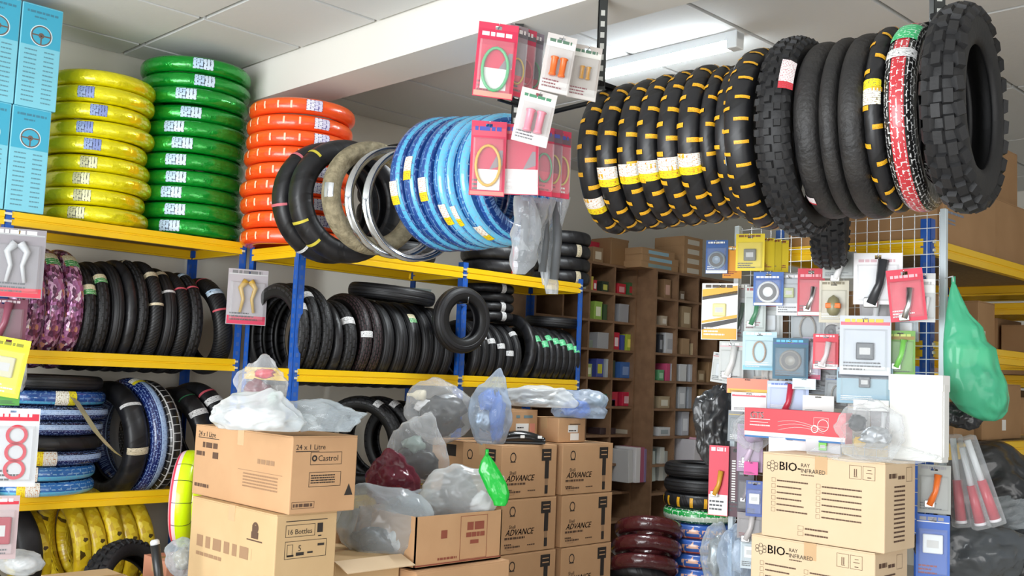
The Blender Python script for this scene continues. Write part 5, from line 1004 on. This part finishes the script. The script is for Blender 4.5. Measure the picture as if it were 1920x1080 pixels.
bag((530, 756, 652, 812), 3.9, M['filmg'], 'thin clear plastic bag right of the milky one on the carton', 2, [(WH, -.4, -.3, .4, .5)], (.3, .2, 2), amp=.28, zr=1.0, flatb=.8)
bag((452, 686, 530, 765), 4.05, M['film'], 'clear bag of red and dark parts hung before the blue post', 3, [(RED, -.15, -.25, .55, .5), (mat('yellow_red_tag', '#c8283a', .4), .1, .65, .42, .2), (GRN, .5, -.5, .3, .3)], amp=.25, zr=.7)
b = bag((768, 724, 876, 820), 5.5, M['film'], 'inflated clear bag with black parts above the oil cartons', 4, [(K1, .12, -.1, .72, .66), (WH, -.45, .2, .3, .22), (SIL, .3, .45, .4, .22), (K1, -.3, -.55, .4, .3)], amp=.14, zr=.8)
lathe('nozzle', [(0, -.05), (.008, -.05), (.01, -.02), (.026, .0), (.03, .04), (.024, .05), (0, .052)], mat('cream_plastic', '#e6dcc0', .5), b, Matrix.Translation((-.12, .085, .02)) @ Matrix.Rotation(R_(85), 4, 'Y'), 14)
bag((734, 796, 826, 896), 5.0, M['film'], 'tall clear bag with dark parts below the inflated one', 5, [(K1, .1, -.45, .72, .45), (mat('grey_green_part', '#7f9088', .4), -.1, .2, .4, .3), (K1, -.4, -.1, .3, .25)], (1.2, .25, 2), amp=.14, zr=.7)
bag((884, 724, 954, 826), 5.45, M['filmb'], 'clear bag of bright blue parts above the oil cartons', 6, [(BLU, -.15, .45, .42, .36), (BLU, .4, -.1, .38, .8), (SIL, -.35, -.25, .4, .35)], (1.25, .35, 3), amp=.13, zr=.7)
bag((954, 730, 1058, 768), 5.75, M['filmw'], 'milky bag spread over the small carton', 7, [(SIL, -.1, -.3, .6, .4)], (.9, .15, 2), amp=.24, zr=1.2, flatb=.7)
bag((1046, 736, 1128, 788), 5.85, M['filmb'], 'clear bag of blue parts on the right small carton', 8, [(BLU, -.15, -.2, .6, .6)], amp=.2, zr=1.1, flatb=.8)
bag((652, 928, 792, 1052), 4.42, M['filmg'], 'large grey-clear plastic bag slumped on a carton', 9, [(K2, -.35, -.45, .5, .4), (WH, .45, -.4, .3, .35)], (2.2, .2, 2), amp=.12, zr=.8, flatb=.85)
bag((698, 862, 772, 948), 4.75, film('reddish_film', (.6, .25, .28), .35, .8, .15, (.25, .05, .08)), 'reddish clear bag with orange parts', 10, [(RED, -.05, .2, .6, .45), (ORA, .15, -.4, .4, .35), (K1, -.5, .2, .35, .2)], amp=.24, zr=.7)
bag((808, 880, 926, 968), 4.66, M['filmw'], 'milky bag with a black part in the open carton', 11, [(K1, -.1, .1, .5, .8), (WH, .6, -.4, .3, .4)], (.6, .15, 2), amp=.16, zr=.8)
loft_bag([(853, 908, 914), (866, 900, 925), (885, 896, 938), (905, 906, 950), (925, 916, 957), (940, 926, 954), (947, 928, 950)], 4.55, mat('bright_green_plastic', '#0fb43a', .28, bump=(12, .4, .02), coat=.5), 'bright green plastic bag at the end of the open carton', 12, (), .35)
bag((740, 928, 850, 968), 4.7, M['filmg'], 'crumpled clear bag lying inside the open carton', 13, [(K2, -.3, 0, .4, .5)], amp=.3, zr=1.0)
loft_bag([(530, 1784, 1790), (548, 1780, 1798), (590, 1774, 1818), (612, 1772, 1842), (640, 1770, 1850), (652, 1770, 1866), (690, 1771, 1874), (715, 1772, 1886), (745, 1780, 1891), (768, 1800, 1888), (780, 1822, 1880), (787, 1842, 1866)], 3.90, M['filmgr'], 'hanging green plastic bag right of the wire mesh', 14, [(mat('grey_wrapped_part', '#8fb4a0', .5), 1825, 725, 34, 38)], .5)
bag((1775, 755, 1835, 800), 4.05, M['filmk'], 'small black bag below the green bag', 15, (), None, amp=.25)
bag((1312, 742, 1372, 845), 4.62, M['filmk'], 'black plastic bag hung at the left edge of the mesh', 16, [(K1, 0, 0, .6, .6)], (1.1, .5, 2), amp=.42, freq=2.0, zr=.6, crease=1)
bag((1582, 768, 1682, 856), 3.62, M['film'], 'clear bag of metal bits beside the white box', 17, [(SIL, .2, -.2, .5, .4), (mat('amber_part', '#c8a02a', .4), -.4, -.4, .2, .2), (K2, -.5, .4, .3, .3)], amp=.25, zr=.6)
bag((1560, 838, 1740, 866), 3.5, M['filmd'], 'flat clear bag lying on the infrared carton', 18, (), None, amp=.3, zr=.8)
bag((1384, 780, 1440, 836), 4.35, M['film'], 'small clear bag left of the red carton', 19, [(mat('lilac_part', '#b49ac0', .4), 0, -.2, .6, .5)], amp=.25)
bag((1318, 1000, 1372, 1090), 4.65, M['filmg'], 'clear bag of pale parts hanging over the far tyre pile', 20, [(SIL, 0, 0, .6, .7)], amp=.2)
bag((1352, 1000, 1408, 1090), 4.5, M['filmb'], 'bluish clear bag left of the lower infrared carton', 21, [(WH, .2, 0, .4, .6)], amp=.22)
def bundle(x0, x1, y0, y1, Y, cols, label):
    p = onY(x0, y1, Y); q = onY(x1, y1, Y); hh = onY(x0, y0, Y).z-p.z; r = empty('document_bundle', ((p.x+q.x)/2, Y, p.z)); n = len(cols); rr = random.Random(n)
    for i, c in enumerate(cols):
        x = (i+.5)/n*(q.x-p.x)-(q.x-p.x)/2; cbox('sleeve', (-(q.x-p.x)/n*.55, -.06, 0), ((q.x-p.x)/n*.5, .16, hh*rr.uniform(.85, 1.02)), flat(c), r, Matrix.Translation((x, rr.uniform(-.03, .03), 0)) @ Matrix.Rotation(R_(rr.uniform(-5, 5)), 4, 'Y'), .004)
    tag(r, label, 'papers')
bundle(1166, 1238, 838, 904, 5.0, ['#c4c2c0', '#d8d4d4', '#a85a74', '#8a7aa0', '#cfd2d0', '#b8c4c0', '#5a6a68', '#d0d2cc', '#a8aca8'], 'bundle of document sleeves in the left pigeonhole cabinet')
bundle(1292, 1350, 822, 876, 4.8, ['#c8c4c8', '#d8a4b4', '#d4d4d8', '#c0c8cc', '#d8d4d0'], 'pale pink and white sleeves behind the black hung bag')
bag((1760, 860, 1960, 1000), 4.3, M['filmk'], 'glossy black plastic sheeting under the right shelf', 24, (), None, amp=.22, zr=.9)
bag((1740, 985, 1900, 1090), 4.0, film('dark_grey_film', (.3, .32, .33), .8, .95, .25, (.10, .11, .12), (8, .8, .03)), 'dark grey plastic bag at the lower right', 25, (), (.4, .2, 2), amp=.2, zr=.9)
bag((1860, 1010, 1990, 1110), 4.1, M['filmk'], 'black bag in the lower right corner', 26, (), None, amp=.2, zr=.9)
bag((1840, 940, 1960, 1010), 4.15, M['filmg'], 'thin clear sheet crumpled over the black sheeting', 27, (), None, amp=.3, zr=.5)
bag((5, 1036, 74, 1076), 4.6, M['filmw'], 'white bag on the corner carton before the yellow tyres', 28, [(WH, 0, 0, .7, .6)], (2.0, .1, 2), amp=.12, zr=.9)
bag((318, 1020, 372, 1075), 4.4, M['filmg'], 'crumpled clear bag behind the pump handle', 29, [(TANP, 0, 0, .6, .6)], amp=.2)
bag((60, 640, 48+16, 720), 4.7, M['filmw'], 'x', 30) if False else None
bag((28, 640, 48, 735), 4.82, M['filmw'], 'whitish plastic sleeve beside the yellow pack at left', 30, (), None, amp=.2, zr=.6)

# grey plastic sleeves hanging under the brake cable packs
for i, (px, y0, y1, w_) in enumerate([(984, 368, 515, 50), (1008, 372, 470, 36), (1022, 374, 535, 44), (1044, 370, 552, 52)]):
    d = 3.86+.05*i; top = atd(px, y0, d); s = d/F; L = (y1-y0)*s; W = w_*s/2
    r = empty('plastic_sleeve', top, face_turn(FACE_C, [0, 25, 10, -10][i])); v, f = [], []; n, k = 18, 12
    for a in range(n+1):
        t = a/n; ww = W*(.75+.35*math.sin(t*3+i))*(1 if t < .9 else 1-(t-.9)*4); cx = .015*math.sin(t*4+i*1.7)*(1 if i != 3 else -1)
        for b_ in range(k):
            th = 2*PI*b_/k; wob = 1+.3*noise.noise(Vector((math.cos(th)*1.5, math.sin(th)*1.5, t*5+i*9)))
            v.append((cx+ww*math.cos(th)*wob, -t*L, ww*.45*math.sin(th)*wob))
    f = [(a*k+b_, a*k+(b_+1) % k, (a+1)*k+(b_+1) % k, (a+1)*k+b_) for a in range(n) for b_ in range(k)]
    link('sleeve_film', pyd('sleeve_film', v, f), film('smoky_film', (.78, .8, .82), .28, .8, .08, (.62, .65, .68), (16, .7, .02)), r, smooth=True)
    tube('rubber_strip', [(0, -.02, 0), (.008, -L*.45, 0), (0, -L*.85, 0)], W*.35, mat('grey_rubber', '#5c6064', .45), r)
    q = r.matrix_basis.inverted(); tube('hook', [q @ top, q @ (top+Vector((0, 0, .03))), q @ Vector((2.95, 2.95, 2.61))], .002, M['steel'], r, sides=5)
    tag(r, f'smoky grey plastic sleeve hanging below the cable packs, {["leftmost, folded", "short one behind", "narrow middle", "rightmost and longest"][i]}', 'sleeve')

c = onY(790, 540, 4.62); packet((c.x-.06, 4.6, 1.935), (c.x+.06, 4.68, 1.985), flat('#9aa8a4'), 'pale grey-green box lying on the upright tyres left of the scooter tyre', '#d0d8d4')
# black curved part on the oil cartons
c = onY(980, 818, 3.88); s = depth(c)/F
r = empty('mudguard_part', (c.x, 3.9, 1.1435), face_turn(FACE_Y, -30) @ Matrix.Rotation(0, 3, 'X'))
L = 36*s*1.25; n = 14; v, f = [], []
for i in range(n+1):
    x = -L+2*L*i/n; top = .055*math.cos(x/L*1.25)**.8 if abs(x/L*1.25) < 1.5 else 0.005
    for z in (.05, .035, -.035, -.05): v.append((x, top*(1 if abs(z) < .04 else .55)+.012, z))
    v += [(x, .008, -.05), (x, .008, .05)]
for i in range(n):
    for j in range(6): f.append((i*6+j, i*6+(j+1) % 6, (i+1)*6+(j+1) % 6, (i+1)*6+j))
f += [tuple(range(6)), tuple(range(n*6, n*6+6))[::-1]]
link('shell', pyd('shell', v, f), mat('glossy_black_plastic', '#121214', .2, coat=.5), r, smooth=True)
cbox('base_strip', (-L, 0, -.052), (L, .010, .052), mat('dark_grey_rubber', '#3a3c3e', .4), r, None, .003)
for x in (0, L*.75): cbox('white_stud', (x-.012, .030, .049), (x+.012, .045, .0535), M['white'], r, None, .002)
cbox('orange_end', (-L-.004, .01, -.03), (-L+.012, .05, .052), flat('#b8583a'), r, None, .003)
tag(r, 'glossy black curved part with white studs on the oil carton', 'motor part')

# pump handle
c = atd(318, 1050, 4.0); s = 4.0/F
r = empty('hand_pump', atd(308, 1150, 4.0), Matrix.Rotation(R_(-14), 3, _fw) @ FACE_C)
tube('pump_barrel', [(0, -.35, 0), (0, .04, 0)], .016, mat('black_paint', '#161618', .35), r); lathe('collar', [(0, -.02), (.026, -.02), (.03, 0), (.026, .03), (0, .03)], K1, r, Matrix.Translation((0, .05, 0)) @ Matrix.Rotation(-PI/2, 4, 'X'), 16)
tube('handle', [(0, .06, 0), (.004, .15, 0), (.010, .265, 0)], [.016, .018, .019], mat('black_paint', '#161618', .35), r, sides=12); lathe('end_cap', [(0, 0), (.018, 0), (.018, .014), (.012, .02), (0, .02)], flat('#c9ccd0', .3), r, Matrix.Translation((.0105, .265, 0)) @ Matrix.Rotation(-PI/2, 4, 'X'), 14)
tube('hose', [(.02, .02, 0), (-.06, .10, .02), (-.10, .04, .03), (-.11, -.2, .02)], .006, K1, r)
tag(r, 'black hand pump with a pale tip before the neon tyre', 'pump')

# blue steering wheel boxes on the top shelf, far left
M['teal'] = mat('teal_print_card', '#7cc6d8', .4)
M['teald'] = mat('deep_teal_print_card', '#3fa6c4', .4)
def wheelbox(x0, z0, w, h, label, y=4.99, yaw=0):
    r = empty('steering_wheel_box', (x0+w/2, y+.14, z0), Matrix.Rotation(R_(yaw), 3, 'Z')); FY = FACE_Y.to_4x4(); FY.translation = (-w/2, -.14, 0)
    cbox('body', (-w/2, -.14, 0), (w/2, .14, h), M['teal'], r, None, .003)
    cbox('lid_flap', (-w/2+.002, -.138, h-.001), (w/2-.002, .138, h+.002), M['teald'], r)
    rects(r, [(.004, h*.60, w-.004, h-.004)], M['teald'], FY, 'printed_panel', .0006)
    cx, cy, R = w*.5, h*.71, w*.27; br = flat('#6a5a52'); wt = flat('#c8dfe6')
    ringmesh(r, cx, cy, R*.82, R*.93, br, FY, 'printed_wheel'); ringmesh(r, cx, cy, R*.93, R*1.02, wt, FY, 'printed_wheel'); ringmesh(r, cx, cy, 0.001, R*.26, br, FY, 'printed_wheel')
    rects(r, [(cx-R*.82, cy-R*.06, cx+R*.82, cy+R*.07), (cx-R*.06, cy-R*.82, cx+R*.06, cy)], br, FY, 'printed_wheel', .0013)
    rects(r, words_rl(w*.12, h*.92, w*.76, h*.022, 1)+words_rl(w*.3, h*.875, w*.3, h*.016, 2), flat('#3f7f96'), FY)
    rects(r, sum([words_rl(w*(.12 if c == 0 else .6), h*(.55-.045*k), w*(.3 if c == 0 else .25), h*.012, k+20*c) for k in range(12) for c in (0, 1)], []), flat('#5f8f9e'), FY)
    tag(r, label, 'box')
px0 = onY(8, 395, 4.99).x; px1 = onY(82, 395, 4.99).x; hb = onY(40, 198, 4.99).z-2.17
wheelbox(px0, 2.168, px1-px0, hb, 'teal steering wheel box standing at the shelf edge, lower right one')
q0 = onY(27, 200, 4.99).x; q1 = onY(105, 200, 4.99).x
wheelbox(q0, 2.168+hb+.003, q1-q0, hb, 'teal steering wheel box stacked on top, upper right one')
wheelbox(px0-(px1-px0)-.006, 2.168, px1-px0, hb, 'teal steering wheel box cut by the left edge, lower')
wheelbox(q0-(q1-q0)-.006, 2.168+hb+.003, q1-q0, hb, 'teal steering wheel box cut by the left edge, upper')
dup = {k: v for k, v in LABELS.items() if len(v) > 1}
if dup: print('DUP', dup)
